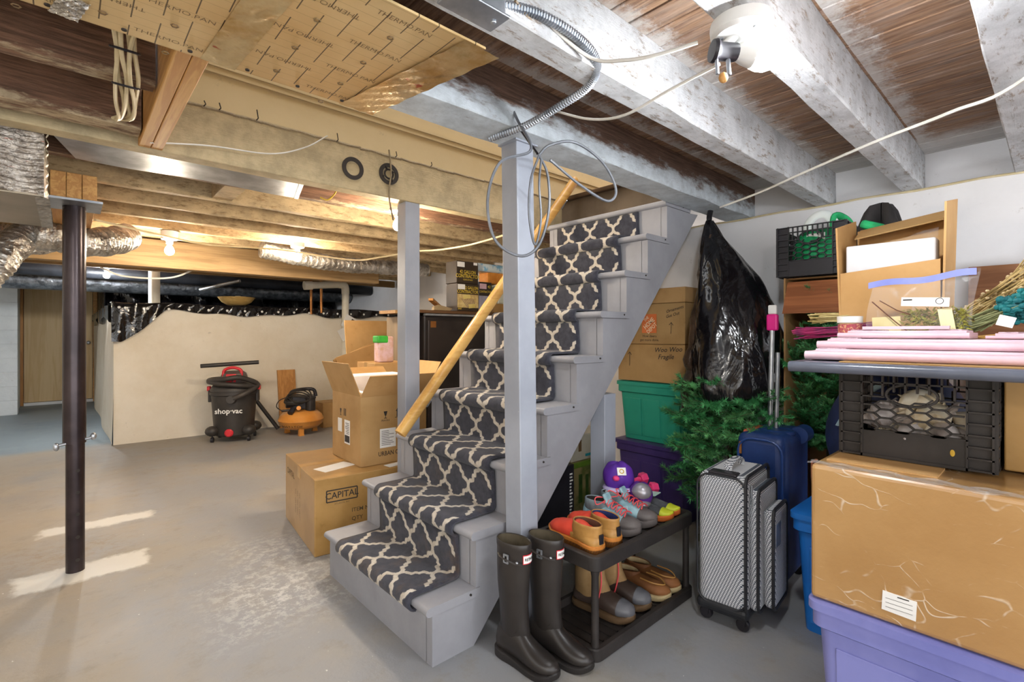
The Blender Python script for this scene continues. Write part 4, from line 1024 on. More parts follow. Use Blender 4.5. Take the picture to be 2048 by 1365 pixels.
mb.box((0.21, -0.001, 0.257), (0.265, 0, 0.26))
obj('this_way_up_mark', mb, INK, O, local=True)
txt('FRAGILE', 0.014, op(0.15, 0, 0.247), OX, (0, 0, 1), INK, O, bold=0.01)
txt('URBAN OUTFITTERS', 0.036, op(0.105, 0, 0.055), OX, (0, 0, 1), INK, O, bold=0.014, align='LEFT', sx=0.82)
mb = MB()
mb.prism([(0.30, 0.30), (0.276, 0.30), (0.284, 0.275), (0.292, 0.275)], -0.001, 0, 'x').box((-0.001, 0.2865, 0.262), (0, 0.2895, 0.278)).box((-0.001, 0.279, 0.259), (0, 0.297, 0.262))
for y in (0.235, 0.215): mb.box((-0.001, y-0.004, 0.262), (0, y+0.004, 0.305))
obj('fragile_mark', mb, INK, O, local=True)
# flattened cartons leaning behind
def sheet(label, pts, th=0.012, mat=CARD):
    p = [Vector(q) for q in pts]; n = (p[1]-p[0]).cross(p[2]-p[0]).normalized()*th
    vs = p + [q+n for q in p]
    return tag(obj('flattened_carton', MB().add(vs, [(3, 2, 1, 0), (4, 5, 6, 7), (0, 1, 5, 4), (1, 2, 6, 5), (2, 3, 7, 6), (3, 0, 4, 7)]), mat), label, 'cardboard')
sheet('tall flattened carton standing behind the open carton', [(1.86, 4.12, 0.0), (2.36, 4.12, 0.0), (2.36, 4.32, 1.27), (1.86, 4.32, 1.27)])
for k, lab in enumerate(('flattened carton fanned out, nearest of the leaning three', 'flattened carton fanned out, middle of the leaning three', 'flattened carton fanned out, rearmost of the leaning three')):
    y = 3.86 + k*0.06; an = 0.50 + 0.12*k
    o_ = Vector((1.93+0.05*k, y, 0.0)); u = Vector((math.cos(0.3+0.04*k), 0, math.sin(0.3+0.04*k))); w = Vector((-u.z, 0.10, u.x))
    sheet(lab, [o_ + w*0.0, o_ + u*0.55, o_ + u*0.55 + w*1.0, o_ + w*1.0], 0.008, CARD if k != 1 else CARD2)
carton('small_carton', 'small brown carton on the floor behind the compressor', 2.32, 2.62, 6.0, 6.3, 0, 0.30, CARD)
carton('carton', 'brown carton with a loose flap behind the open carton', 1.62, 2.02, 3.36, 3.72, 0, 0.62, CARD)
carton('carton', 'plain brown carton stacked behind the far grey post', 1.70, 2.01, 3.40, 3.7, 0.622, 0.93, CARD2)
PK = thing('package', 'pink and white packet with a green corner behind the post', 'package', (1.83, 3.5, 0.93))
obj('packet', MB().box((1.76, 3.46, 0.931), (1.89, 3.54, 1.13)), M('pink_print', '#d8b9c0', '#c9a08a', 18, 0.5), PK, bevel=0.012)
obj('corner', MB().box((1.752, 3.452, 1.08), (1.84, 3.545, 1.135)), M('green_print', '#3fae3c', '#2c9431', 8, 0.5), PK, bevel=0.01)
# ---------------------------------------------------------------- black cabinet with things on top
CB = thing('black_cabinet', 'black metal cabinet standing behind the stairs', 'cabinet', (2.45, 3.6, 0))
obj('cabinet_body', MB().box((2.10, 3.36, 0.0), (2.80, 3.85, 1.30)), M('cabinet_black', '#2a2524', '#1e1a1a', 4, 0.35, coord='Position'), CB, bevel=0.01)
obj('door_panel', MB().box((2.13, 3.345, 0.06), (2.77, 3.362, 1.26)), M('cabinet_door', '#302a29', '#231e1e', 4, 0.3, coord='Position'), CB, bevel=0.006)
obj('badge', MB().box((2.15, 3.341, 1.20), (2.20, 3.346, 1.25)), COPPER, CB)
obj('top_trim', MB().box((2.10, 3.335, 1.295), (2.80, 3.37, 1.31)), GALV, CB)
obj('handle', MB().tube([(2.70, 3.345, 0.8), (2.70, 3.315, 0.82), (2.70, 3.315, 1.0), (2.70, 3.345, 1.02)], 0.008, 8), GALV, CB)
tag(obj('side_board', MB().box((2.03, 3.40, 0), (2.075, 3.84, 1.29)), m_wood('grey_board', '#8d7c66', '#6d5e4c', 2, 1.4, 0.7)), 'weathered board standing against the cabinet side', 'board')
tag(obj('shelf_plank', MB().box((1.98, 3.33, 1.315), (2.95, 3.52, 1.338)), m_wood('plank_dark', '#6b4d31', '#4f3620', 0, 1.4, 0.6)), 'dark plank laid across the front of the cabinet top', 'plank')
tag(obj('shelf_plank', MB().box((1.94, 3.53, 1.315), (2.98, 3.80, 1.340)), m_wood('plank_tan', '#a37f52', '#7b5c38', 0, 1.4, 0.6)), 'tan plank laid across the back of the cabinet top', 'plank')
def bagbox(label, x, y, z, w, d, h, lines, top=False):
    t = thing('bag_box', label, 'box', (x, y, z))
    obj('box_body', MB().box((x, y, z), (x+w, y+d, z+h)), M('box_print_dark', '#3c2f22', '#2f251b', 6, 0.5), t, bevel=0.003)
    Y = y-0.0006
    YEL = M('yellow_print', '#e3c84e', '#d6b93f', 6, 0.5)
    for s, sz, px_, pz in lines:
        txt(s, sz, (x+px_, y, z+pz), (1, 0, 0), (0, 0, 1), YEL, t, bold=0.012, sx=0.8)
    obj('label', MB().box((x+0.005, y-0.001, z+h-0.05), (x+0.08, y, z+h-0.008)), PAPER, t)
    return t
t = bagbox('upper contractor bag box of the stack on the cabinet', 2.405, 3.345, 1.575, 0.225, 0.16, 0.185, (('42 GALLON', 0.04, 0.115, 0.095), ('CONTRACTOR', 0.045, 0.115, 0.060), ('CLEAN-UP BAGS', 0.017, 0.115, 0.030)))
obj('barcode', MB().box((2.58, 3.344, 1.735), (2.62, 3.345, 1.757)), PAPER, t)
t = bagbox('lower contractor bag box with picture of lumber on the cabinet', 2.41, 3.345, 1.34, 0.225, 0.16, 0.233, (('42 GALLON', 0.036, 0.145, 0.198), ('CONTRACTOR', 0.04, 0.11, 0.164), ('24', 0.034, 0.026, 0.045), ('BAGS', 0.018, 0.026, 0.02)))
mb = MB()
for k in range(7): mb.prism([(2.45+k*0.02, 1.445), (2.458+k*0.02, 1.445), (2.52+k*0.014, 1.375), (2.51+k*0.014, 1.375)], 3.3435, 3.3445, 'y')
obj('lumber_print', mb, M('lumber_print', '#a8927c', '#8d7862', 9, 0.5), t)
obj('picture_print', MB().box((2.412, 3.3442, 1.37), (2.632, 3.345, 1.483)), M('tan_print', '#d8c489', '#b99b62', 26, 0.5), t)
obj('glove_print', MB().prism([(2.53, 1.365), (2.60, 1.372), (2.596, 1.405), (2.525, 1.40)], 3.343, 3.3445, 'y').prism([(2.47, 1.44), (2.55, 1.455), (2.54, 1.48), (2.48, 1.478)], 3.343, 3.3445, 'y'), M('cream_print', '#e2d38c', '#d3c06d', 9, 0.5), t)
t = thing('bag_box', 'grey contractor bag box half hidden behind the handrail', 'box', (2.72, 3.35, 1.34))
obj('box_body', MB().box((2.645, 3.35, 1.34), (2.78, 3.5, 1.60)), M('box_print_grey', '#a2a3b4', '#8e8fa3', 8, 0.5), t, bevel=0.003)
obj('header_print', MB().box((2.644, 3.3488, 1.48), (2.781, 3.35, 1.60)), INK, t)
txt('CONTRACTOR', 0.026, (2.712, 3.3485, 1.515), (1, 0, 0), (0, 0, 1), M('yellow_print_b', '#e3c84e', '#d6b93f', 6, 0.5), t, bold=0.012, sx=0.75)
txt('42', 0.034, (2.755, 3.3485, 1.56), (1, 0, 0), (0, 0, 1), M('yellow_print_c', '#e3c84e', '#d6b93f', 6, 0.5), t, bold=0.012)
obj('label', MB().box((2.65, 3.3475, 1.54), (2.725, 3.3485, 1.585)), M('pink_label', '#d9bccb', '#caa9ba', 5, 0.6), t)
t = thing('plastic_pack', 'bulging plastic pack printed blue, orange and green by the handrail', 'package', (2.9, 3.42, 1.34))
obj('green_bottle', MB().lathe([(0.001, 0), (0.035, 0.0), (0.042, 0.03), (0.036, 0.14), (0.02, 0.2), (0.015, 0.26)], 14, (2.86, 3.5, 1.42)), M('green_bottle', '#2c8a35', '#1f7029', 5, 0.35), t, smooth=True)
obj('orange_pack', MB().box((2.80, 3.42, 1.60), (3.02, 3.56, 1.72)), M('orange_print', '#e0953c', '#cf7f2a', 12, 0.4), t, bevel=0.02)
obj('blue_wrap', MB().box((2.66, 3.40, 1.70), (3.02, 3.55, 1.775)), M('blue_wrap', '#7fb5d8', '#d5e3e8', 16, 0.25, lo=0.4, hi=0.55), t, bevel=0.02)
obj('white_pack', MB().box((2.90, 3.40, 1.42), (3.05, 3.58, 1.60)), M('white_green', '#e6eae4', '#d3ddd0', 10, 0.35), t, bevel=0.015)
obj('tray', MB().box((2.80, 3.38, 1.34), (3.06, 3.6, 1.42)), CARD3, t)
tag(obj('wood_offcut', MB().bar((2.20, 3.42, 1.43), (2.42, 3.58, 1.36), 0.04, 0.02), PINEX), 'short dark offcut lying askew on the cabinet planks', 'offcut')
tag(obj('wood_offcut', MB().prism([(2.2, 1.342), (2.36, 1.342), (2.38, 1.36), (2.25, 1.385), (2.2, 1.37)], 3.37, 3.40, 'y'), M('driftwood', '#b09a7c', '#94805f', 6, 0.7)), 'pale wood scrap on the cabinet planks', 'offcut')
# ---------------------------------------------------------------- totes and cartons on the right
def tote(name, label, x0, x1, y0, y1, z0, z1, col, col2, lid=None, rough=0.35, ribs=3, group=None):
    t = thing(name, label, 'storage tote', ((x0+x1)/2, (y0+y1)/2, z0))
    mat = M(name+'_plastic', col, col2, 3, rough, coord='Position', bump=0.03)
    tp = 0.035; h = z1-z0
    def rect(x0, x1, y0, y1, z, r=0.03, k=4):
        pts = []
        for cx_, cy_, a0 in ((x1-r, y1-r, 0), (x0+r, y1-r, PI/2), (x0+r, y0+r, PI), (x1-r, y0+r, 3*PI/2)):
            for i in range(k+1):
                a = a0 + PI/2*i/k; pts.append((cx_+r*math.cos(a), cy_+r*math.sin(a), z))
        return pts
    obj('tub', MB().loft([rect(x0+tp, x1-tp, y0+tp, y1-tp, z0), rect(x0+0.012, x1-0.012, y0+0.012, y1-0.012, z1-0.035)]), mat, t, smooth=True)
    obj('rim', MB().loft([rect(x0+0.006, x1-0.006, y0+0.006, y1-0.006, z1-0.075), rect(x0, x1, y0, y1, z1-0.07), rect(x0, x1, y0, y1, z1-0.025)]), mat, t, smooth=True, ang=30)
    if lid:
        lm = M(name+'_lid', lid[0], lid[1], 3, rough, coord='Position')
        obj('lid', MB().loft([rect(x0-0.01, x1+0.01, y0-0.01, y1+0.01, z1-0.028), rect(x0-0.012, x1+0.012, y0-0.012, y1+0.012, z1-0.006), rect(x0+0.006, x1-0.006, y0+0.006, y1-0.006, z1)]), lm, t, smooth=True, ang=30)
    else:
        obj('lid', MB().loft([rect(x0-0.008, x1+0.008, y0-0.008, y1+0.008, z1-0.026), rect(x0-0.008, x1+0.008, y0-0.008, y1+0.008, z1-0.004), rect(x0+0.01, x1-0.01, y0+0.01, y1-0.01, z1)]), mat, t, smooth=True, ang=30)
    for k in range(ribs):   # raised panels on the -X side and the -Y side
        ya = y0 + 0.05 + (y1-y0-0.1)*k/ribs + 0.008; yb = y0 + 0.05 + (y1-y0-0.1)*(k+1)/ribs - 0.008
        def P(y, f): return (x0 + tp + (0.012-tp)*f - 0.004, y, z0 + (z1-0.035-z0)*f)
        vs = [P(ya, 0.08), P(yb, 0.08), P(yb, 0.78), P(ya, 0.78)]
        vs += [(v[0]+0.02, v[1], v[2]) for v in vs]
        obj('side_panel', MB().add(vs, [(3, 2, 1, 0), (4, 5, 6, 7), (0, 1, 5, 4), (1, 2, 6, 5), (2, 3, 7, 6), (3, 0, 4, 7)]), mat, t, bevel=0.003)
    return t
tote('storage_tote', 'dark purple tote at the bottom of the stack under the stairs', 2.74, 3.12, 1.46, 2.0, 0, 0.452, '#4a3a78', '#3d2f68')
tote('storage_tote', 'teal green tote stacked on the dark purple tote', 2.76, 3.11, 1.49, 2.0, 0.455, 0.838, '#2f9d84', '#27907a')
HB = carton('moving_box', 'brown carton with handwriting resting on the teal tote', 2.765, 3.10, 1.505, 1.99, 0.842, 1.082, CARD, 0, False)
HD = carton('moving_box', 'brown moving box with orange square logo on the handwritten carton', 2.767, 3.10, 1.507, 1.99, 1.084, 1.34, CARD, 0, False)
carton('moving_box', 'flat brown carton on top of the logo box by the wall', 2.764, 3.105, 1.504, 1.99, 1.342, 1.435, CARD2, 0, False)
ORGL = M('orange_logo', '#e0763a', '#d56a2f', 5, 0.6)
XF = 2.7648
obj('logo_square', MB().box((XF-0.001, 1.70, 1.155), (XF+0.001, 1.805, 1.275)), ORGL, HD)
for k, (s, sz) in enumerate((('THE', 0.028), ('HOME', 0.042), ('DEPOT', 0.036))):
    q = Vector((XF-0.0012, 1.7525 + 0.020*(1-k) , 1.215 + 0.030*(1-k)))
    txt(s, sz, q, (0, -0.75, 0.66), (0, 0.66, 0.75), M('logo_tan', '#f0d6b0', '#e6c99e', 5, 0.6), HD, bold=0.02, ext=0.0003, sx=0.75)
txt('How doers', 0.022, (XF, 1.75, 1.135), (0, -1, 0), (0, 0, 1), INK, HD)
txt('get more done.', 0.022, (XF, 1.75, 1.110), (0, -1, 0), (0, 0, 1), INK, HD)
def scrawl(name, strokes, x, par, r=0.0016):
    mb = MB()
    for s in strokes: mb.tube([(x, y, z) for y, z in s], r, 4)
    return obj(name, mb, INK, par)
txt('Woo Woo', 0.042, (XF-0.001, 1.62, 1.05), (0, -1, 0.05), (0, 0.05, 1), INK, HB, shear=0.3, bold=0.006)
txt('Fragile', 0.042, (XF-0.001, 1.635, 1.005), (0, -1, 0.05), (0, 0.05, 1), INK, HB, shear=0.3, bold=0.006)
txt('Ornaments', 0.026, (XF, 1.575, 1.30), (0, -1, 0.25), (0, 0.25, 1), INK, HD, shear=0.3, bold=0.006)
txt('Gus Out', 0.026, (XF, 1.59, 1.265), (0, -1, 0.25), (0, 0.25, 1), INK, HD, shear=0.3, bold=0.006)
scrawl('drawn_arrow', [[(1.60, 1.15), (1.597, 1.22)], [(1.612, 1.205), (1.597, 1.22), (1.585, 1.202)]], XF, HD)
scrawl('drawn_arrow', [[(1.90, 0.94), (1.898, 1.03)], [(1.912, 1.015), (1.898, 1.03), (1.885, 1.012)]], XF-0.001, HB)
# tote and taped carton in the near right corner
tote('storage_tote', 'periwinkle blue tote under the taped carton at lower right', 1.53, 2.0, -0.32, 0.462, 0, 0.418, '#8487c4', '#7074b4', ribs=2)
TC = thing('taped_carton', 'big brown carton wrapped in wrinkled clear tape on the blue tote', 'box', (1.8, 0.08, 0.42))
obj('carton_body', MB().box((1.535, -0.3, 0.42), (2.09, 0.462, 0.79)), WRAP, TC, bevel=0.012, seg=3)
obj('torn_flap', MB().box((1.60, 0.20, 0.7905), (1.72, 0.44, 0.795)), CARD2, TC)
obj('tape_lip', MB().grid(lambda u, v: (1.532 + 0.05*v + 0.004*math.sin(u*30), 0.47 - 0.6*u, 0.791 + 0.003*math.sin(u*40+v*9)), 40, 4), m_clear('tape_film', 0.25), TC, smooth=True)
obj('address_label', MB().obox((1.534, 0.265, 0.475), (0.002, 0.068, 0.048), rx(0.05)), PAPER, TC)
mb = MB()
for k in range(3): mb.box((1.5325, 0.238, 0.462+k*0.011), (1.5332, 0.292, 0.4628+k*0.011))
mb.box((1.5325, 0.245, 0.493), (1.5332, 0.268, 0.4955))
obj('label_print', mb, INK, TC)
obj('brown_tab', MB().box((1.56, 0.463, 0.74), (1.60, 0.468, 0.79)), M('brown_tab', '#8a5238', '#7a452d', 5, 0.6), TC)
tote('storage_tote', 'bright blue tote standing behind the taped carton', 2.10, 2.52, 0.26, 0.70, 0, 0.46, '#2277cf', '#1b69bd', ribs=1)
carton('carton', 'orange brown carton beside the near milk crate', 1.80, 2.22, -0.32, 0.094, 0.797, 1.04, CARD3, 0, False)
ND = thing('navy_bag', 'dark blue bag on the bright blue tote behind the near crate', 'bag', (2.29, 0.40, 0.462))
# ---------------------------------------------------------------- milk crates
def milk_crate(label, x0, y0, z0, w, dpt, h, mat, rot=0.0, nhex=6):
    """front faces local -x; w along y"""
    t = thing('milk_crate', label, 'crate', (x0, y0, z0), rot)
    b = 0.0045
    def face(mb, A, hexed):
        # A(a, zz) maps face coords (0..W, height) to a point; returns nothing
        W = A.W
        def bar(a0, z0_, a1, z1_, wd=b, dp=0.012):
            mb.bar(A(a0, z0_), A(a1, z1_), wd, dp, A.n)
        for a in (0.003, 0.052, W-0.052, W-0.003): bar(a, 0, a, h)
        for k in range(9):
            z = 0.004 + (h-0.008)*k/8
            bar(0, z, 0.052, z); bar(W-0.052, z, W, z)
        bar(0.05, 0.078, W-0.05, 0.078); bar(0.05, 0.004, W-0.05, 0.004, 0.008)
        for z in (h-0.004, h-0.030): bar(0.05, z, W-0.05, z)
        for k in range(1, 9):
            a = 0.05 + (W-0.1)*k/9
            bar(a, h-0.004, a, h-0.055 if 2 < k < 7 else h-0.07)
        zt = h-0.07
        bar(0.05, zt, 0.05+(W-0.1)*0.24, zt); bar(W-0.05-(W-0.1)*0.24, zt, W-0.05, zt)
        if hexed:
            cw = (W-0.1)/nhex; rows = 4; ch = (zt-0.078)/rows
            for c_ in range(nhex+1):
                for r_ in range(rows):
                    zz = 0.078 + ch*r_; o_ = ch/2 if c_ % 2 else 0
                    a = 0.05 + cw*c_
                    if c_ < nhex:
                        # horizontal segment in the cell and slanted links
                        zc = zz + o_
                        if zc <= zt: bar(a+cw*0.18, zc, a+cw*0.82, zc)
                        zn = zz + (0 if c_ % 2 else ch/2)
                        if c_ < nhex-1:
                            if zc <= zt and zn <= zt+0.001: bar(a+cw*0.82, zc, a+cw*1.18, zn)
                            zn2 = zn - ch if c_ % 2 == 0 else zn + ch
                            if 0.078 <= zn2 <= zt and zc <= zt: bar(a+cw*0.82, zc, a+cw*1.18, zn2)
            # handle ring
            pts = [A(W/2 + (W*0.17)*math.cos(2*PI*k/24), h-0.062 + 0.030*math.sin(2*PI*k/24)) for k in range(25)]
            mb.tube(pts, 0.004, 5, caps=False)
        else:
            for k in range(1, 7): bar(0.05+(W-0.1)*k/7, 0.078, 0.05+(W-0.1)*k/7, zt)
            for k in range(1, 4): bar(0.05, 0.078+(zt-0.078)*k/4, W-0.05, 0.078+(zt-0.078)*k/4)
    class FA:
        def __init__(s, o, u, n, W): s.o = Vector(o); s.u = Vector(u); s.n = n; s.W = W
        def __call__(s, a, z): return s.o + s.u*a + Vector((0, 0, z))
    for nm, A, hexed in (('front_lattice', FA((0, w, 0), (0, -1, 0), (1, 0, 0), w), True), ('back_lattice', FA((dpt, w, 0), (0, -1, 0), (1, 0, 0), w), False),
                         ('side_lattice', FA((0, w, 0), (1, 0, 0), (0, 1, 0), dpt), False), ('side_lattice', FA((0, 0, 0), (1, 0, 0), (0, 1, 0), dpt), False)):
        mb = MB(); face(mb, A, hexed); obj(nm, mb, mat, t, local=True)
        mp = MB()
        if nm.startswith('side'):
            mp.box((0.05, A.o.y-0.002, 0.004), (dpt-0.05, A.o.y+0.002, 0.078))
        else:
            mp.box((A.o.x-0.002, 0.05, 0.004), (A.o.x+0.002, w-0.05, 0.078))
        obj('band', mp, mat, t, local=True)
        # corner webs
        cwb = MB()
        if nm.startswith('front'):
            obj('corner_web', MB().box((0.006, 0.004, 0), (0.009, 0.05, h)), mat, t, local=True)
            obj('corner_web', MB().box((0.006, w-0.05, 0), (0.009, w-0.004, h)), mat, t, local=True)
    mb = MB()
    for k in range(9):
        mb.box((0.004+ (dpt-0.014)*k/8, 0, 0.002), (0.012+(dpt-0.014)*k/8, w, 0.008)).box((0, (w-0.008)*k/8, 0.002), (dpt, (w-0.008)*k/8+0.008, 0.008))
    obj('base_grid', mb, mat, t, local=True)
    return t
CR1 = milk_crate('dusty black milk crate full of seashells on the taped carton', 1.72, 0.105, 0.797, 0.33, 0.33, 0.244, BLACKD)
obj('yellow_paint_fleck', MB().ell((1.717, 0.185, 0.838), (0.001, 0.005, 0.009)), M('yellow_fleck', '#c9a63a', '#b8942d', 5, 0.6), CR1)
CR2 = milk_crate('black milk crate with green cloth on top of the tall carton', 2.70, 0.665, 1.436, 0.295, 0.32, 0.25, BLACKP, math.radians(2))
# shells in the near crate
SHM = [M('shell_cream', '#f0e8d6', '#d8c29a', 14, 0.4), M('shell_grey', '#cfc8c6', '#a79b98', 12, 0.35), M('shell_tan', '#d2b483', '#a9824f', 12, 0.4)]
def shell_mesh(kind):
    mb = MB()
    if kind == 0:   # conch: tapering spiral
        pts = []; rs = []
        for i in range(40):
            a = i*0.42; k = i/39
            pts.append((0.030*(1-k)*math.cos(a), 0.030*(1-k)*math.sin(a), 0.07*k)); rs.append(0.022*(1-k)+0.003)
        mb.tube(pts, rs, 8)
        for i in range(7):
            a = i*0.9; mb.cyl((0.035*math.cos(a), 0.035*math.sin(a), 0.004*i), (0.058*math.cos(a), 0.058*math.sin(a), 0.012+0.004*i), 0.007, 0.001, 6)
    elif kind == 1:  # ribbed scallop
        def f(u, v):
            a = (u-0.5)*2.3; r = 0.06*v*(1+0.03*math.cos(u*60))
            return (r*math.sin(a), r*math.cos(a), 0.02*math.sin(v*PI*0.9)*(1-0.7*abs(u-0.5)) + 0.002*math.cos(u*60))
        mb.grid(f, 40, 10)
    else:            # whelk
        mb.lathe([(0.002, 0), (0.012, 0.01), (0.030, 0.035), (0.034, 0.05), (0.024, 0.058), (0.026, 0.063), (0.015, 0.072), (0.016, 0.076), (0.002, 0.09)], 14)
    return mb
protos = {}
spots = [(1.79, 0.345, 0.865, 1, 0), (1.77, 0.30, 0.87, 0, 1), (1.775, 0.255, 0.875, 2, 0), (1.765, 0.21, 0.86, 0, 1), (1.78, 0.17, 0.855, 1, 0),
         (1.77, 0.33, 0.90, 1, 1), (1.78, 0.28, 0.915, 2, 0), (1.785, 0.235, 0.91, 0, 0), (1.775, 0.19, 0.90, 1, 1), (1.80, 0.255, 0.945, 0, 0), (1.80, 0.31, 0.935, 2, 1),
         (1.80, 0.37, 0.85, 2, 1), (1.765, 0.26, 0.835, 1, 0), (1.80, 0.20, 0.935, 2, 0), (1.85, 0.30, 0.86, 0, 0), (1.87, 0.2, 0.86, 2, 0)]
lab = ['spiny conch shell', 'fan-shaped ribbed shell', 'pointed whelk shell']
placed = ['cream', 'grey', 'tan']
for i, (x, y, z, kd, mi) in enumerate(spots):
    if (kd, mi) not in protos:
        o = obj('seashell', shell_mesh(kd), SHM[mi], None, smooth=True, ang=60); protos[(kd, mi)] = o
    else:
        o = protos[(kd, mi)].copy(); C.objects.link(o)
    o.scale = (1.15, 1.15, 1.15); o.location = (x+0.012, y, z-0.006); o.rotation_euler = (random.uniform(0.6, 2.2), random.uniform(-0.6, 0.6), random.uniform(0, 6.2))
    tag(o, '%s %s in the near milk crate' % (placed[mi], lab[kd]), 'seashell', 'seashells in the near crate, %s %s' % (placed[mi], lab[kd]))
# green cloth in the far crate
def lump(c, rad, seed, amp=0.12, n=28, m=18):
    rnd = random.Random(seed); ph = [rnd.uniform(0, 6) for _ in range(6)]
    c = Vector(c); mb = MB(); rings = []
    for i in range(m+1):
        th = PI*i/m; ring = []
        for j in range(n):
            a = 2*PI*j/n
            k = 1 + amp*math.sin(3*a+ph[0]+2*th) + amp*0.7*math.sin(7*a+ph[1]-3*th) + amp*0.5*math.sin(5*th+ph[2]+a*2)
            s = max(math.sin(th), 0.002)**0.6
            ring.append(c + Vector((rad[0]*s*math.cos(a)*k, rad[1]*s*math.sin(a)*k, -rad[2]*math.cos(th)*(1+0.1*math.sin(4*a+ph[3])))))
        rings.append(ring)
    return mb.loft(rings)
GREENC = M('green_cloth', '#22b06c', '#168550', 14, 0.7, bump=0.3, bsc=30)
gc = thing('green_cloth_bag', 'green and white folded bags stuffed in the upper milk crate', 'bag', (2.85, 0.81, 1.445))
obj('green_folds', lump((2.855, 0.81, 1.56), (0.142, 0.128, 0.112), 3, 0.03), GREENC, gc, smooth=True, ang=80)
obj('white_handle', MB().tube(smooth_path([(2.86, 0.87, 1.64), (2.85, 0.87, 1.71), (2.85, 0.83, 1.755), (2.85, 0.78, 1.75), (2.86, 0.74, 1.68)], 6), 0.022, 10, flat=0.4), M('white_cloth', '#dfe6e6', '#cfd8d8', 5, 0.7), gc, smooth=True)
obj('green_strap', MB().tube(smooth_path([(2.86, 0.76, 1.66), (2.86, 0.75, 1.74), (2.88, 0.71, 1.72), (2.90, 0.69, 1.68)], 6), 0.026, 10, flat=0.5), GREENC, gc, smooth=True)
obj('white_panel', MB().box((2.735, 0.76, 1.61), (2.74, 0.84, 1.645)), PAPER, gc)
obj('bag', lump((2.29, 0.40, 0.75), (0.145, 0.22, 0.283), 31, 0.03), M('navy_cloth', '#1c2950', '#141e3d', 8, 0.6, bump=0.2, bsc=40), ND, smooth=True, ang=80)
obj('pale_strap', MB().tube(smooth_path([(2.20, 0.56, 0.80), (2.16, 0.50, 0.90), (2.17, 0.42, 0.97)], 5), 0.02, 8, flat=0.3), M('pale_strap', '#b9d2d6', '#a5c2c8', 5, 0.6), ND, smooth=True)
# ---------------------------------------------------------------- tall open carton with tree parts
TALL = thing('tall_carton', 'tall open carton holding artificial branches beneath the upper crate', 'box', (2.88, 0.79, 0))
obj('side_panel', MB().box((2.70, 0.925, 0), (3.07, 0.933, 1.43)), CARDIN, TALL)
obj('side_panel', MB().box((2.72, 0.655, 0), (3.07, 0.663, 1.43)), CARDIN, TALL)
obj('back_panel', MB().box((3.062, 0.663, 0), (3.07, 0.925, 1.43)), CARDIN, TALL)
obj('top_panel', MB().box((2.74, 0.663, 1.424), (3.06, 0.925, 1.432)), CARDIN, TALL)
obj('flap', MB().add([(2.715, 0.92, 1.41), (2.715, 0.668, 1.41), (2.655, 0.675, 1.25), (2.655, 0.925, 1.25), (2.723, 0.92, 1.41), (2.723, 0.668, 1.41), (2.663, 0.675, 1.25), (2.663, 0.925, 1.25)], [(3, 2, 1, 0), (4, 5, 6, 7), (0, 1, 5, 4), (1, 2, 6, 5), (2, 3, 7, 6), (3, 0, 4, 7)]), m_wood('red_brown_card', '#a5653c', '#6f3f22', 1, 1.2, 0.6), TALL)
# ---------------------------------------------------------------- artificial tree
NEED = [M('pine_needles', '#4a9c5c', '#2f7040', 30, 0.55, rnd=0.5), M('pine_needles_light', '#66ac66', '#418050', 30, 0.55, rnd=0.5)]
BARKM = M('branch_wire', '#4d4a32', '#3a3826', 20, 0.7)
def branch_mesh(seed, L=0.24):
    rnd = random.Random(seed); mb = MB()
    def twig(p, d, ln, nn):
        d = d.normalized(); a = d.orthogonal().normalized(); b = d.cross(a)
        mb.tube([p, p+d*ln], 0.0022, 4, 1)
        for i in range(nn):
            t = (i+rnd.random())/nn; q = p + d*ln*t; an = rnd.uniform(0, 2*PI)
            o = a*math.cos(an)+b*math.sin(an)
            tip = q + (o*0.85 + d*0.65)*rnd.uniform(0.02, 0.031); s = d.cross(o)*0.0024
            mb.add([q-s, q+s, tip], [(0, 1, 2)], 0)
    twig(Vector((0, 0, 0)), Vector((1, 0, 0.1)), L, 150)
    for k in range(9):
        t = 0.12 + 0.85*k/9; sd = 1 if k % 2 else -1
        twig(Vector((L*t, 0, L*t*0.1)), Vector((0.7, sd*rnd.uniform(0.6, 0.9), rnd.uniform(-0.25, 0.45))), rnd.uniform(0.07, 0.12)*(1.15-t*0.4), 75)
    return mb
bsrc = []
def tree(label, c, spec, name='artificial_tree'):
    t = thing(name, label, 'artificial tree', (c[0], c[1], 0))
    for (x, y, z, az, el, sc) in spec:
        k = random.randrange(4)
        if len(bsrc) < 4:
            o = obj('branch', branch_mesh(len(bsrc)), [NEED[len(bsrc) % 2], BARKM], t, local=True); bsrc.append(o)
        else:
            o = bsrc[k].copy(); C.objects.link(o); o.parent = t
        o.location = (x-c[0], y-c[1], z); o.rotation_euler = (random.uniform(-0.5, 0.5), -el, az); o.scale = (sc, sc, sc)
    return t
c = (2.62, 1.17)
spec = []
for lv, (z, n, r) in enumerate(((0.36, 9, 0.07), (0.46, 12, 0.08), (0.57, 13, 0.07), (0.67, 13, 0.06), (0.76, 12, 0.05), (0.83, 9, 0.04))):
    for k in range(n):
        az = 2*PI*k/n + lv*0.37 + random.uniform(-0.2, 0.2)
        spec.append((c[0]+r*math.cos(az), c[1]+r*math.sin(az), z + random.uniform(-0.03, 0.03), az, random.uniform(-0.25, 0.35), random.uniform(0.85, 1.12)*(1.0 if math.cos(az) < 0.4 else 0.8)))
T1 = tree('green artificial tree with its top under the black bag', c, spec)
obj('trunk', MB().cyl((c[0], c[1], 0.06), (c[0], c[1], 1.35), 0.014, n=10), BARKM, T1)
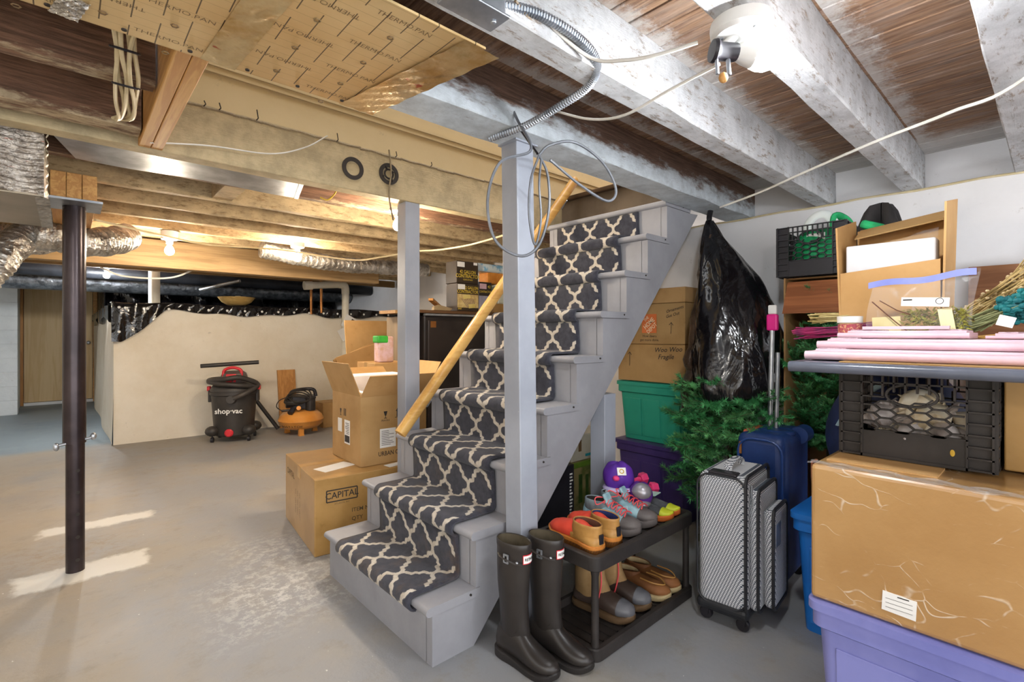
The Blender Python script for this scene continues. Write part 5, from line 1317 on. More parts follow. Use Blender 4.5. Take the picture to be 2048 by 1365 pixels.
obj('stand', MB().bar((c[0]-0.17, c[1], 0.03), (c[0]+0.17, c[1], 0.03), 0.03, 0.012).bar((c[0], c[1]-0.17, 0.03), (c[0], c[1]+0.17, 0.03), 0.03, 0.012).box((c[0]-0.17, c[1]-0.02, 0), (c[0]-0.14, c[1]+0.02, 0.03)).box((c[0]+0.14, c[1]-0.02, 0), (c[0]+0.17, c[1]+0.02, 0.03)).box((c[0]-0.02, c[1]-0.17, 0), (c[0]+0.02, c[1]-0.14, 0.03)).box((c[0]-0.02, c[1]+0.14, 0), (c[0]+0.02, c[1]+0.17, 0.03)), BARKM, T1)
spec = []
for k in range(54):
    spec.append((random.uniform(2.80, 2.98), random.uniform(0.70, 0.90), 0.55 + 0.68*k/54, PI + random.uniform(-0.8, 0.8), random.uniform(-0.2, 0.9), random.uniform(0.6, 0.85)))
T2 = tree('artificial tree branches packed upright in the tall carton', (2.88, 0.79), spec)
obj('trunk', MB().cyl((2.94, 0.79, 0.0), (2.94, 0.79, 1.2), 0.02, n=10), BARKM, T2)
# ---------------------------------------------------------------- black bag
def bag_ring(z, cx_, cy_, rx_, ry_, n=72):
    ring = []
    for j in range(n):
        a = 2*PI*j/n
        k = 1 + 0.06*(1-1.6*abs(math.sin(2.5*a + z*2.2))) + 0.05*(1-1.6*abs(math.sin(4*a - z*3.5+1))) + 0.03*math.sin(3*a + z*5) + 0.022*(1-1.6*abs(math.sin(7*a + z*9))) + 0.012*math.sin(13*a-z*21)
        ring.append((cx_ + rx_*k*math.cos(a), cy_ + ry_*k*math.sin(a), z + 0.012*math.sin(4*a + z*6)))
    return ring
key = [(1.80, 2.78, 1.36, 0.018, 0.02), (1.77, 2.77, 1.35, 0.03, 0.035), (1.70, 2.75, 1.325, 0.06, 0.06), (1.58, 2.72, 1.27, 0.11, 0.11), (1.45, 2.70, 1.22, 0.15, 0.15), (1.30, 2.68, 1.18, 0.19, 0.185), (1.15, 2.67, 1.16, 0.215, 0.215), (1.00, 2.66, 1.16, 0.225, 0.23), (0.88, 2.65, 1.155, 0.23, 0.235), (0.82, 2.65, 1.15, 0.22, 0.225)]
rings = []
for i in range(len(key)-1):
    for k in range(5):
        f = k/5; rings.append(bag_ring(*[key[i][q]*(1-f)+key[i+1][q]*f for q in range(5)]))
rings.append(bag_ring(*key[-1]))
BG = thing('garbage_bag', 'glossy black garbage bag pulled over the artificial tree', 'bag', (2.66, 1.16, 0.82))
o = obj('bag', MB().loft(rings, cap1=False), BAG, BG, smooth=True, ang=85)
obj('knot', MB().tube(smooth_path([(2.78, 1.36, 1.79), (2.785, 1.365, 1.83), (2.79, 1.36, 1.868)], 4), [0.02, 0.012, 0.014]+[0.016]*6, 10), BAG, BG, smooth=True)
mb = MB()
sp = smooth_path([(2.720, 1.317, 1.712), (2.640, 1.324, 1.507), (2.580, 1.340, 1.227), (2.550, 1.360, 0.979), (2.550, 1.389, 0.784), (2.560, 1.407, 0.669)], 8)
mb.tube([q + Vector((0.008*math.sin(i*1.3), 0.008*math.sin(i*0.9), 0)) for i, q in enumerate(sp)], [0.018 + 0.030*math.sin(PI*i/len(sp)) + 0.006*math.sin(i*1.7) for i in range(len(sp))], 12, flat=0.6)
obj('side_fold', mb, M('brown_black_film', '#4a382a', '#2a211b', 9, 0.3, bump=0.6, bsc=22, bdist=0.02, coord='Position'), BG, smooth=True)
# mop with a magenta collar beside the bag
MP = thing('mop', 'steel mop handle with magenta collar beside the black bag', 'mop', (2.50, 0.93, 0))
obj('handle', MB().cyl((2.52, 0.945, 0.02), (2.555, 0.935, 1.17), 0.012, n=12), GALV, MP, smooth=True)
obj('collar', MB().box((2.54, 0.908, 1.165), (2.57, 0.958, 1.245)), M('magenta_plastic', '#e0218a', '#cf1a7c', 5, 0.4), MP, bevel=0.008)
obj('white_sleeve', MB().box((2.545, 0.914, 1.245), (2.565, 0.952, 1.29)), WHITE, MP, bevel=0.006)
tag(obj('steel_tube', MB().cyl((2.50, 0.91, 0.02), (2.53, 0.90, 1.06), 0.010, n=12), GALV, None, smooth=True), 'thin steel tube standing beside the mop handle', 'tube')
# ---------------------------------------------------------------- suitcases
TW = m_tweed()
S = thing('tweed_suitcase', 'grey tweed wheeled suitcase beside the shoe rack', 'suitcase', (2.06, 0.895, 0), math.radians(6))
obj('shell', MB().box((-0.16, -0.09, 0.07), (0.14, 0.10, 0.60)), TW, S, bevel=0.035, seg=5, local=True, smooth=True)
obj('front_pocket', MB().box((-0.125, -0.125, 0.085), (0.12, -0.085, 0.55)), TW, S, bevel=0.02, seg=4, local=True, smooth=True)
obj('outer_pocket', MB().box((-0.075, -0.165, 0.09), (0.115, -0.122, 0.47)), TW, S, bevel=0.02, seg=4, local=True, smooth=True)
PIPE = M('black_piping', '#1f2024', '#292a2f', 6, 0.5)
def frame_loop(y, x0, x1, z0, z1, r=0.03):
    pts = []
    for cx_, cz, a0 in ((x1-r, z1-r, 0), (x0+r, z1-r, PI/2), (x0+r, z0+r, PI), (x1-r, z0+r, 1.5*PI)):
        for i in range(5):
            a = a0 + PI/2*i/4; pts.append((cx_+r*math.cos(a), y, cz+r*math.sin(a)))
    return pts + [pts[0]]
for y, x0, x1, z0, z1 in ((-0.086, -0.162, 0.142, 0.08, 0.602), (-0.120, -0.128, 0.122, 0.083, 0.553), (-0.160, -0.078, 0.117, 0.088, 0.473)):
    obj('zip_piping', MB().tube(frame_loop(y, x0, x1, z0, z1), 0.0065, 6), PIPE, S, local=True, smooth=True)
pts = [( -0.162, a, b) for a, b in [(p[0], p[2]) for p in frame_loop(0, -0.088, 0.098, 0.085, 0.595, 0.05)]]
obj('edge_piping', MB().tube(pts, 0.004, 6), PIPE, S, local=True, smooth=True)
obj('top_handle', MB().tube(smooth_path([(-0.10, 0.0, 0.60), (-0.09, 0.0, 0.625), (-0.02, 0.0, 0.638), (0.05, 0.0, 0.625), (0.06, 0.0, 0.60)], 5), 0.016, 8, flat=0.45), TW, S, local=True, smooth=True)
obj('handle_socket', MB().box((-0.155, -0.05, 0.592), (-0.10, 0.06, 0.606)), BLACKP, S, local=True, bevel=0.008)
obj('name_tag', MB().box((-0.07, -0.1685, 0.33), (0.0, -0.164, 0.42)), GALV, S, local=True, bevel=0.01)
obj('zip_pull', MB().box((-0.13, -0.100, 0.52), (-0.118, -0.094, 0.57)).box((-0.128, -0.104, 0.485), (-0.116, -0.096, 0.52)), GALV, S, local=True, bevel=0.002)
obj('corner_guard', MB().box((-0.166, -0.094, 0.05), (0.142, 0.104, 0.10)), PIPE, S, local=True, bevel=0.02, seg=3)
for x, y in ((-0.125, 0.075), (-0.125, -0.065), (0.11, 0.075), (0.11, -0.065)):
    obj('wheel', MB().lathe([(0.001, -0.011), (0.022, -0.011), (0.025, -0.006), (0.025, 0.006), (0.022, 0.011), (0.001, 0.011)], 16, (x, y, 0.025), ry(PI/2)).box((x-0.018, y-0.012, 0.025), (x+0.018, y+0.012, 0.055)), BLACKP, S, local=True, smooth=True)
BLU = M('navy_nylon', '#1d3a73', '#162e60', 6, 0.45, bump=0.1, bsc=120)
B = thing('blue_suitcase', 'large navy blue suitcase behind the tweed one', 'suitcase', (2.50, 0.90, 0), math.radians(3))
obj('shell', MB().box((-0.19, -0.10, 0.04), (0.18, 0.115, 0.70)), BLU, B, bevel=0.045, seg=5, local=True, smooth=True)
pts = [(-0.192, p[0], p[2]) for p in frame_loop(0, -0.085, 0.10, 0.06, 0.675, 0.06)]
obj('piping', MB().tube(pts, 0.006, 6), M('navy_piping', '#2d4d8c', '#24417c', 5, 0.4), B, local=True, smooth=True)
obj('zip', MB().box((-0.196, 0.085, 0.60), (-0.19, 0.095, 0.655)), COPPER, B, local=True)
obj('side_handle', MB().torus((-0.03, -0.02, 0.69), 0.06, 0.014, 20, 8, ry(0), a0=0, a1=2*PI), BLU, B, local=True, smooth=True)
obj('top_handle', MB().box((-0.15, 0.06, 0.688), (0.02, 0.095, 0.704)), M('rust_leather', '#b0583a', '#9c4a2e', 6, 0.5), B, local=True, bevel=0.006)
obj('hub', MB().tube([(0.03, -0.09, 0.675), (0.13, -0.09, 0.675)], 0.04, 14), BLU, B, local=True, smooth=True)
for x, y in ((-0.15, 0.08), (-0.15, -0.07), (0.1, 0.08), (0.1, -0.07)):
    obj('wheel', MB().lathe([(0.001, -0.012), (0.024, -0.012), (0.024, 0.012), (0.001, 0.012)], 14, (x, y, 0.024), ry(PI/2)).box((x-0.015, y-0.012, 0.02), (x+0.015, y+0.012, 0.06)), BLACKP, B, local=True)
# ---------------------------------------------------------------- table board and what lies on it
TB = thing('table_board', 'dark grey tabletop with rounded edge resting on the crate', 'tabletop', (1.9, 0.1, 1.043))
r = 0.0145
pf = [(2.42, 1.043), (2.42, 1.072)] + [(1.52+r+r*math.cos(a), 1.0575+r*math.sin(a)) for a in [PI/2+PI*k/8 for k in range(9)]]
obj('board', MB().prism(pf, -0.45, 0.515, 'y'), M('slate_laminate', '#5d616e', '#50545f', 4, 0.25, coord='Position'), TB, smooth=True, ang=40)
tag(obj('card_sheet', MB().box((1.56, -0.4, 1.0725), (2.0, 0.40, 1.0755)), CARD3), 'tan card sheet between the tabletop and the pink boards', 'cardboard')
PINKM = M('pink_paint', '#d6b9c2', '#cba9b4', 5, 0.35, coord='Position')
PINKG = M('pink_glitter_relief', '#cfb3bd', '#a98f9b', 70, 0.3, bump=0.9, bsc=120, bdist=0.004, coord='Position')
def moulding(label, x0, x1, y0, y1, z0, h, steps=2, relief=True):
    t = thing('pink_moulding', label, 'moulding', ((x0+x1)/2, (y0+y1)/2, z0), group='pink painted mouldings')
    pf = [(x1, z0), (x1, z0+h)]
    rr2 = h/2
    pf += [(x0+rr2+rr2*math.cos(a)*0.9, z0+rr2+rr2*math.sin(a)) for a in [PI/2+PI*k/6 for k in range(7)]]
    obj('rail', MB().prism(pf, y0, y1, 'y'), PINKM, t, smooth=True, ang=40)
    obj('inner_rail', MB().prism([(x1, z0+h), (x1, z0+h+0.006), (x0+0.055, z0+h+0.006), (x0+0.05, z0+h)], y0+0.01, y1-0.015, 'y'), PINKM, t)
    if relief:
        obj('relief_corner', MB().box((x0+0.06, y1-0.09, z0+h+0.005), (x1, y1-0.02, z0+h+0.0095)), PINKG, t, bevel=0.002)
        obj('relief_corner', MB().box((x0+0.06, y0+0.02, z0+h+0.005), (x1, y0+0.09, z0+h+0.0095)), PINKG, t, bevel=0.002)
    return t
moulding('pink painted moulding at the bottom of the pink stack', 1.60, 1.95, -0.34, 0.498, 1.076, 0.024)
moulding('pink painted moulding in the middle of the pink stack', 1.655, 1.95, -0.32, 0.482, 1.107, 0.022)
moulding('short pink painted moulding topmost of the pink stack', 1.745, 1.95, 0.155, 0.452, 1.137, 0.016)
moulding('pink painted offcut right of the pink stack', 1.745, 1.95, -0.02, 0.125, 1.137, 0.008)
tag(obj('pink_strip', MB().box((1.80, 0.2, 1.163), (1.815, 0.40, 1.172)), PINKM), 'thin pink strip lying on the topmost moulding', 'moulding')
# zip bag
ZB = thing('zip_bag', 'clear zip bag of moss and cards standing behind the pink boards', 'bag', (2.0, 0.29, 1.075))
FILM = m_clear('bag_film', 0.06)
def zb(side):
    def f(u, v):
        y = 0.42 - 0.26*u + 0.012*math.sin(v*4); bul = math.sin(PI*min(max(u, 0), 1))*math.sin(PI*min(v*1.05, 1))
        return (1.99 + side*0.028*bul + 0.006*math.sin(u*11+v*7), y, 1.076 + v*(0.245 + 0.02*u) + 0.004*math.sin(u*9))
    return f
obj('film', MB().grid(zb(-1), 24, 24), FILM, ZB, smooth=True, ang=85)
obj('film', MB().grid(zb(1), 24, 24), FILM, ZB, smooth=True, ang=85)
obj('zip_strip', MB().grid(lambda u, v: (1.984 + 0.006*math.sin(u*11+7), 0.425 - 0.265*u, 1.300 + 0.02*v + 0.022*u + 0.004*math.sin(u*9)), 24, 2), M('violet_zip', '#7d86c4', '#6a73b4', 5, 0.3), ZB, smooth=True)
obj('paper_label', MB().obox((1.958, 0.275, 1.248), (0.002, 0.115, 0.027), rx(0.06)), PAPER, ZB)
obj('label_oval', MB().torus((1.956, 0.24, 1.249), 0.009, 0.0008, 20, 4, ry(PI/2)), INK, ZB)
obj('label_print', MB().box((1.9555, 0.305, 1.254), (1.9565, 0.328, 1.258)), INK, ZB)
obj('cream_card', MB().obox((1.985, 0.375, 1.16), (0.003, 0.075, 0.09), rx(-0.04)), M('cream_card', '#d9cc96', '#ccbd82', 5, 0.7), ZB)
obj('cream_tag', MB().obox((1.97, 0.225, 1.19), (0.003, 0.033, 0.075), rx(-0.15)), M('cream_tag', '#ddd0a4', '#d0c190', 5, 0.7), ZB)
mb = MB(); rnd = random.Random(5)
for i in range(1100):
    q = Vector((1.99+rnd.uniform(-0.014, 0.018), rnd.uniform(0.18, 0.33), rnd.uniform(1.085, 1.225)))
    d_ = Vector((rnd.uniform(-1, 1), rnd.uniform(-1, 1), rnd.uniform(-1, 1))).normalized()*0.02; s_ = d_.orthogonal().normalized()*0.003
    mb.add([q-s_, q+s_, q+d_], [(0, 1, 2)])
tag(obj('dried_moss', mb, M('moss', '#a09a3c', '#7a742c', 30, 0.8), ZB), kind='stuff')
obj('stem', MB().tube([(1.966, 0.41, 1.255), (1.965, 0.35, 1.19), (1.966, 0.305, 1.145)], 0.0018, 5).tube([(1.966, 0.39, 1.258), (1.965, 0.345, 1.225), (1.966, 0.31, 1.21)], 0.0015, 5), M('dark_stem', '#6b4536', '#5a382b', 6, 0.6), ZB)
obj('seed_pod', MB().ell((1.968, 0.29, 1.135), (0.008, 0.026, 0.010), R=rx(0.6)), M('plum_pod', '#7d2750', '#6a1e43', 6, 0.5), ZB, smooth=True)
# jar of petals
JR = thing('petal_jar', 'small jar of red petals with white lid beside the zip bag', 'jar', (2.02, 0.485, 1.075))
obj('petals', MB().lathe([(0.001, 0.004), (0.034, 0.004), (0.035, 0.108), (0.001, 0.108)], 18, (2.02, 0.485, 1.075)), M('red_petals', '#a32a3c', '#d49a6a', 90, 0.6, lo=0.5, hi=0.6), JR)
obj('glass', MB().lathe([(0.038, 0.0), (0.039, 0.115), (0.034, 0.12)], 20, (2.02, 0.485, 1.075), cap=False), m_clear('jar_glass', 0.05, 0.05), JR, smooth=True)
obj('lid', MB().lathe([(0.037, 0.113), (0.038, 0.135), (0.001, 0.136)], 20, (2.02, 0.485, 1.075)), PAPER, JR, smooth=True)
# dried flower bundles
def bundle(label, p, d, L, n, spread, mat, r=0.0022, seed=1, heads=None, parent=None):
    rnd = random.Random(seed); t = thing('dried_bundle', label, 'dried flowers', p, group='dried flowers on the tabletop')
    p = Vector(p); d = Vector(d).normalized(); a = d.orthogonal().normalized(); b = d.cross(a)
    mb = MB(); hb = MB()
    for i in range(n):
        o1 = a*rnd.uniform(-1, 1)*spread[0] + b*rnd.uniform(-1, 1)*spread[0]; o2 = a*rnd.uniform(-1, 1)*spread[1] + b*rnd.uniform(-1, 1)*spread[1]
        q0 = p + o1 + d*rnd.uniform(0, 0.05); q1 = p + o2 + d*L*rnd.uniform(0.85, 1.05)
        q0.z = max(q0.z, 1.078); q1.z = max(q1.z, 1.08)
        mb.tube([q0, (q0+q1)/2 + a*rnd.uniform(-0.004, 0.004), q1], r, 5)
        if heads:
            for k in range(heads[1]):
                f = rnd.uniform(heads[3], 1.0)
                hb.ell(q0 + (q1-q0)*f + Vector((rnd.uniform(-1, 1), rnd.uniform(-1, 1), rnd.uniform(-1, 1)))*heads[2]*1.5, (heads[2], heads[2]*1.3, heads[2]), 6, 4)
    obj('stems', mb, mat, t)
    if heads: obj('flower_heads', hb, heads[0], t, smooth=True)
    return t
STRAW = M('straw', '#cfc08a', '#a9945a', 12, 0.7)
bundle('cream straw stems pointing left over the tabletop edge', (2.16, 0.66, 1.21), (0.1, -1, 0.02), 0.26, 46, (0.016, 0.02), STRAW, seed=2)
bundle('magenta dyed stems pointing left over the tabletop edge', (2.12, 0.70, 1.15), (0.05, -1, 0.08), 0.30, 50, (0.018, 0.022), M('magenta_stems', '#a3285f', '#6b2a55', 20, 0.6), seed=3)
bundle('wheat-like dried stems fanning at the right edge', (2.10, 0.245, 1.15), (0.05, -1, 0.75), 0.36, 110, (0.03, 0.07), M('wheat', '#b39a66', '#8d7748', 14, 0.7), seed=4, heads=(M('wheat_heads', '#c9b48c', '#a68f63', 20, 0.8), 7, 0.0045, 0.2))
bundle('green-grey dried stems with teal flower clusters at right', (2.02, 0.205, 1.165), (0.0, -1, 0.45), 0.20, 40, (0.02, 0.035), M('sage_stems', '#8b8f62', '#6f7350', 14, 0.7), seed=5, heads=(M('teal_flowers', '#0f6f70', '#0a4f58', 20, 0.6), 9, 0.0085, 0.6))
bundle('golden dried stems with orange flowers at the right edge', (1.985, 0.20, 1.115), (0.02, -1, 0.05), 0.26, 34, (0.02, 0.026), M('golden_stems', '#b98d45', '#8f6a30', 14, 0.7), seed=6, heads=(M('orange_flowers', '#c8502a', '#a83c1e', 20, 0.6), 4, 0.007, 0.62))
tag(obj('price_tag', MB().obox((1.955, 0.098, 1.185), (0.002, 0.035, 0.03), rx(0.3)), PAPER), 'white paper tag on the dried flowers', 'tag')
# upper open carton, on the tabletop
UC = thing('open_carton', 'worn open carton with white foam insert behind the zip bag', 'box', (2.25, 0.405, 1.073))
x0, x1, y0, y1, z0 = 2.16, 2.38, 0.262, 0.548, 1.074
def slab(name, pts, th, mat, par):
    p = [Vector(q) for q in pts]; n = (p[1]-p[0]).cross(p[2]-p[0]).normalized()*th
    return obj(name, MB().add(p + [q+n for q in p], [(3, 2, 1, 0), (4, 5, 6, 7), (0, 1, 5, 4), (1, 2, 6, 5), (2, 3, 7, 6), (3, 0, 4, 7)]), mat, par)
slab('front_panel', [(x0, y1, z0), (x0, y0, z0), (x0, y0, 1.40), (x0, y1, 1.375)], 0.006, CARD2, UC)
slab('back_panel', [(x1, y1, z0), (x1, y0, z0), (x1+0.02, y0, 1.60), (x1+0.02, y1, 1.565)], 0.006, CARD2, UC)
slab('side_panel', [(x0, y1, z0), (x1, y1, z0), (x1+0.02, y1+0.012, 1.61), (x0-0.02, y1+0.012, 1.545)], 0.006, CARD2, UC)
slab('side_panel', [(x0, y0, z0), (x1, y0, z0), (x1+0.02, y0-0.012, 1.64), (x0-0.02, y0-0.012, 1.585)], 0.006, CARD2, UC)
slab('back_flap', [(x1-0.07, y1-0.01, 1.52), (x1-0.07, y0+0.01, 1.555), (x1+0.018, y0+0.01, 1.60), (x1+0.018, y1-0.01, 1.565)], 0.005, CARD, UC)
obj('foam_insert', MB().box((x0+0.02, y0+0.015, 1.16), (x0+0.10, y1-0.012, 1.478)), M('white_insert', '#d6d6d8', '#cbcbce', 5, 0.7), UC, bevel=0.005)
obj('clear_wrap', MB().grid(lambda u, v: (x0+0.012+0.01*math.sin(u*9+v*5), 0.40-0.13*u, 1.40+0.11*v*(0.7+0.3*u)), 12, 12), FILM, UC, smooth=True)
UB = thing('black_bag', 'black bag with green stripe behind the worn open carton', 'bag', (2.53, 0.50, 0.462))
obj('bag', lump((2.55, 0.50, 1.06), (0.085, 0.13, 0.585), 9, 0.04), M('black_cloth', '#1d1b1c', '#2a2728', 8, 0.75), UB, smooth=True, ang=80)
obj('green_stripe', MB().obox((2.50, 0.52, 1.60), (0.03, 0.09, 0.035), rx(0.4)), GREENC, UB, bevel=0.012)
tag(obj('leaning_board', MB().add([(3.0, 0.28, 0), (3.0, -0.6, 0), (3.12, -0.6, 1.46), (3.12, 0.28, 1.46), (3.02, 0.28, 0), (3.02, -0.6, 0), (3.14, -0.6, 1.46), (3.14, 0.28, 1.46)], [(3, 2, 1, 0), (4, 5, 6, 7), (0, 1, 5, 4), (1, 2, 6, 5), (2, 3, 7, 6), (3, 0, 4, 7)]), m_wood('red_brown_panel', '#9a6a48', '#70452c', 1, 1.0, 0.6)), 'reddish brown wooden panel leaning on the right wall', 'panel')
# packages under the stairs
UP = thing('paper_pack', 'package with green printed picture under the stairs', 'package', (2.2, 1.95, 0))
obj('pack', MB().box((2.06, 1.80, 0), (2.42, 2.10, 0.43)), M('printed_pack', '#a99a6a', '#6f7a3e', 9, 0.45, lo=0.42, hi=0.6), UP, bevel=0.012)
obj('green_band', MB().box((2.057, 1.797, 0.395), (2.423, 2.103, 0.428)), M('leaf_green', '#7fa63c', '#6b9230', 5, 0.45), UP, bevel=0.01)
obj('plant_print', MB().box((2.13, 1.7985, 0.2), (2.16, 1.80, 0.36)).box((2.19, 1.7985, 0.18), (2.215, 1.80, 0.35)), M('dark_leaf', '#46652a', '#35501f', 20, 0.5), UP)
WP = thing('tissue_box', 'white carton with a brown square on the green printed package', 'package', (2.2, 1.95, 0.43))
obj('carton', MB().box((2.08, 1.81, 0.431), (2.42, 2.1, 0.58)), M('white_carton', '#e2dccb', '#d5cdb8', 5, 0.5), WP, bevel=0.008)
obj('brown_square', MB().box((2.14, 1.8088, 0.485), (2.165, 1.81, 0.55)), M('brown_square', '#8d6f4d', '#7a5e3f', 5, 0.5), WP)
obj('teal_print', MB().box((2.2, 1.8088, 0.45), (2.25, 1.81, 0.465)), M('teal_print', '#3ab0c0', '#2fa0b0', 5, 0.5), WP)
DK = thing('dark_pack', 'black carton with white print on its edge under the stairs', 'package', (1.9, 1.9, 0))
obj('carton', MB().box((1.68, 1.72, 0), (2.0, 2.1, 0.46)), BLACKP, DK, bevel=0.006)
mb = MB()
for k in range(22):
    mb.box((1.962, 1.7185, 0.05+k*0.017), (1.962+random.uniform(0.012, 0.026), 1.72, 0.058+k*0.017))
obj('edge_print', mb, PAPER, DK)
# ---------------------------------------------------------------- shoe rack
RK = BLACKD
SR = thing('shoe_rack', 'black plastic two-tier shoe rack with four posts', 'shoe rack', (1.70, 1.235, 0))
def tray(z0, z1, name):
    x0, x1, y0, y1 = 1.36, 2.05, 1.07, 1.40
    def rect(i, z, r=0.035, k=5):
        pts = []
        for cx_, cy_, a0 in ((x1-r, y1-r, 0), (x0+r, y1-r, PI/2), (x0+r, y0+r, PI), (x1-r, y0+r, 3*PI/2)):
            for q in range(k+1):
                a = a0 + PI/2*q/k; pts.append((cx_+(r-i)*math.cos(a), cy_+(r-i)*math.sin(a), z))
        return pts
    mb = MB().loft([rect(0.004, z0), rect(0.0, z0+0.004), rect(0.0, z1-0.004), rect(0.005, z1), rect(0.022, z1), rect(0.026, z1-0.018), rect(0.03, z1-0.026)], cap0=True, cap1=True)
    o = obj(name, mb, RK, SR, smooth=True, ang=35)
    for k in range(14):
        x = x0+0.06+(x1-x0-0.12)*k/13
        obj('floor_rib', MB().box((x-0.004, y0+0.05, z1-0.027), (x+0.004, y1-0.05, z1-0.022)), RK, o)
    return o
tray(0.0, 0.045, 'lower_tray')
tray(0.315, 0.368, 'upper_tray')
for x in (1.388, 2.022):
    for y in (1.098, 1.372):
        obj('post', MB().lathe([(0.017, 0.02), (0.014, 0.06), (0.013, 0.29), (0.018, 0.32)], 14, (x, y, 0)), RK, SR, smooth=True)
ZT, ZL = 0.347, 0.025
# ---------------------------------------------------------------- footwear
WT = [(0.0, 0.05), (0.025, 0.5), (0.08, 0.78), (0.18, 0.86), (0.32, 0.80), (0.45, 0.80), (0.6, 0.93), (0.74, 1.0), (0.85, 0.92), (0.93, 0.70), (0.98, 0.40), (1.0, 0.05)]
def lerp(tab, t):
    for i in range(len(tab)-1):
        if t <= tab[i+1][0]:
            f = (t-tab[i][0])/(tab[i+1][0]-tab[i][0]); return tab[i][1]*(1-f)+tab[i+1][1]*f
    return tab[-1][1]
def outline(L, W, grow=0.0, n=26):
    r = []; l = []
    for i in range(n+1):
        t = 0.5-0.5*math.cos(PI*i/n)
        w = lerp(WT, t)*W + grow; y = t*(L+2*grow)-grow
        r.append((w + 0.006*math.sin(PI*t), y)); l.append((-w + 0.006*math.sin(PI*t), y))
    return r + l[::-1]
def sole_mesh(L, W, h, heel=0.0, toe=0.012):
    ol = outline(L, W, 0.003)
    def z0(y): return toe*max(0, (y/L-0.78)/0.22)**2
    rings = [[(x*0.95, L/2+(y-L/2)*0.985, z0(y)) for x, y in ol], [(x, y, z0(y)+0.004) for x, y in ol], [(x, y, z0(y)+h + heel*max(0, 1-y/L*1.6)) for x, y in ol], [(x*0.9, L/2+(y-L/2)*0.97, z0(y)+h+0.003 + heel*max(0, 1-y/L*1.6)) for x, y in ol]]
    return MB().loft(rings)
def upper_mesh(L, W, zb, prof, n=14, t0=0.0, t1=1.0, puff=0.0, grow=0.0):
    rings = []
    for i in range(n+1):
        s = i/n; t = t0 + (t1-t0)*(0.5-0.5*math.cos(PI*s))
        t = min(max(t, 0.004), 0.996)
        w = lerp(WT, t)*W*0.97 + grow; top = lerp(prof, t) + grow; y = t*L + (grow if t > 0.9 else 0)
        zt = 0.012*max(0, (t-0.78)/0.22)**2
        ring = []
        m = 18
        for j in range(m):
            a = 2*PI*j/m
            cx_ = math.copysign(abs(math.cos(a))**0.75, math.cos(a)); cz = math.copysign(abs(math.sin(a))**0.75, math.sin(a))
            zz = zb + zt + max(0.006, top-zb)*(0.5+0.5*cz)
            k = 1 - 0.38*max(0, cz)**1.5
            ring.append((w*cx_*k*(1+puff*math.sin(s*30)) + 0.006*math.sin(PI*t), y, zz*(1+0.6*puff*math.sin(s*30))))
        rings.append(ring)
    return MB().loft(rings)
def shaft_mesh(levels, th=0.004, n=28):
    """levels: (z, cy, rx, ry) bottom to top; hollow tube with a rim"""
    def ring(z, cy, rx_, ry_, d=0): return [((rx_-d)*math.cos(2*PI*j/n)+0.003, cy+(ry_-d)*math.sin(2*PI*j/n), z) for j in range(n)]
    rings = [ring(*l) for l in levels]
    zt, cy, rx_, ry_ = levels[-1]
    rings.append(ring(zt+0.003, cy, rx_, ry_, th*0.5)); rings.append(ring(zt, cy, rx_, ry_, th))
    inner = [ring(l[0], l[1], l[2], l[3], th) for l in levels[::-1][1:]]
    return MB().loft(rings, cap0=False, cap1=False), MB().loft([ring(zt, cy, rx_, ry_, th+0.0002)] + inner, cap0=False, cap1=True)
def place(t, loc, rot):
    t.location = loc; t.rotation_euler = (0, 0, rot); return t
FG = 'shoes on the rack'
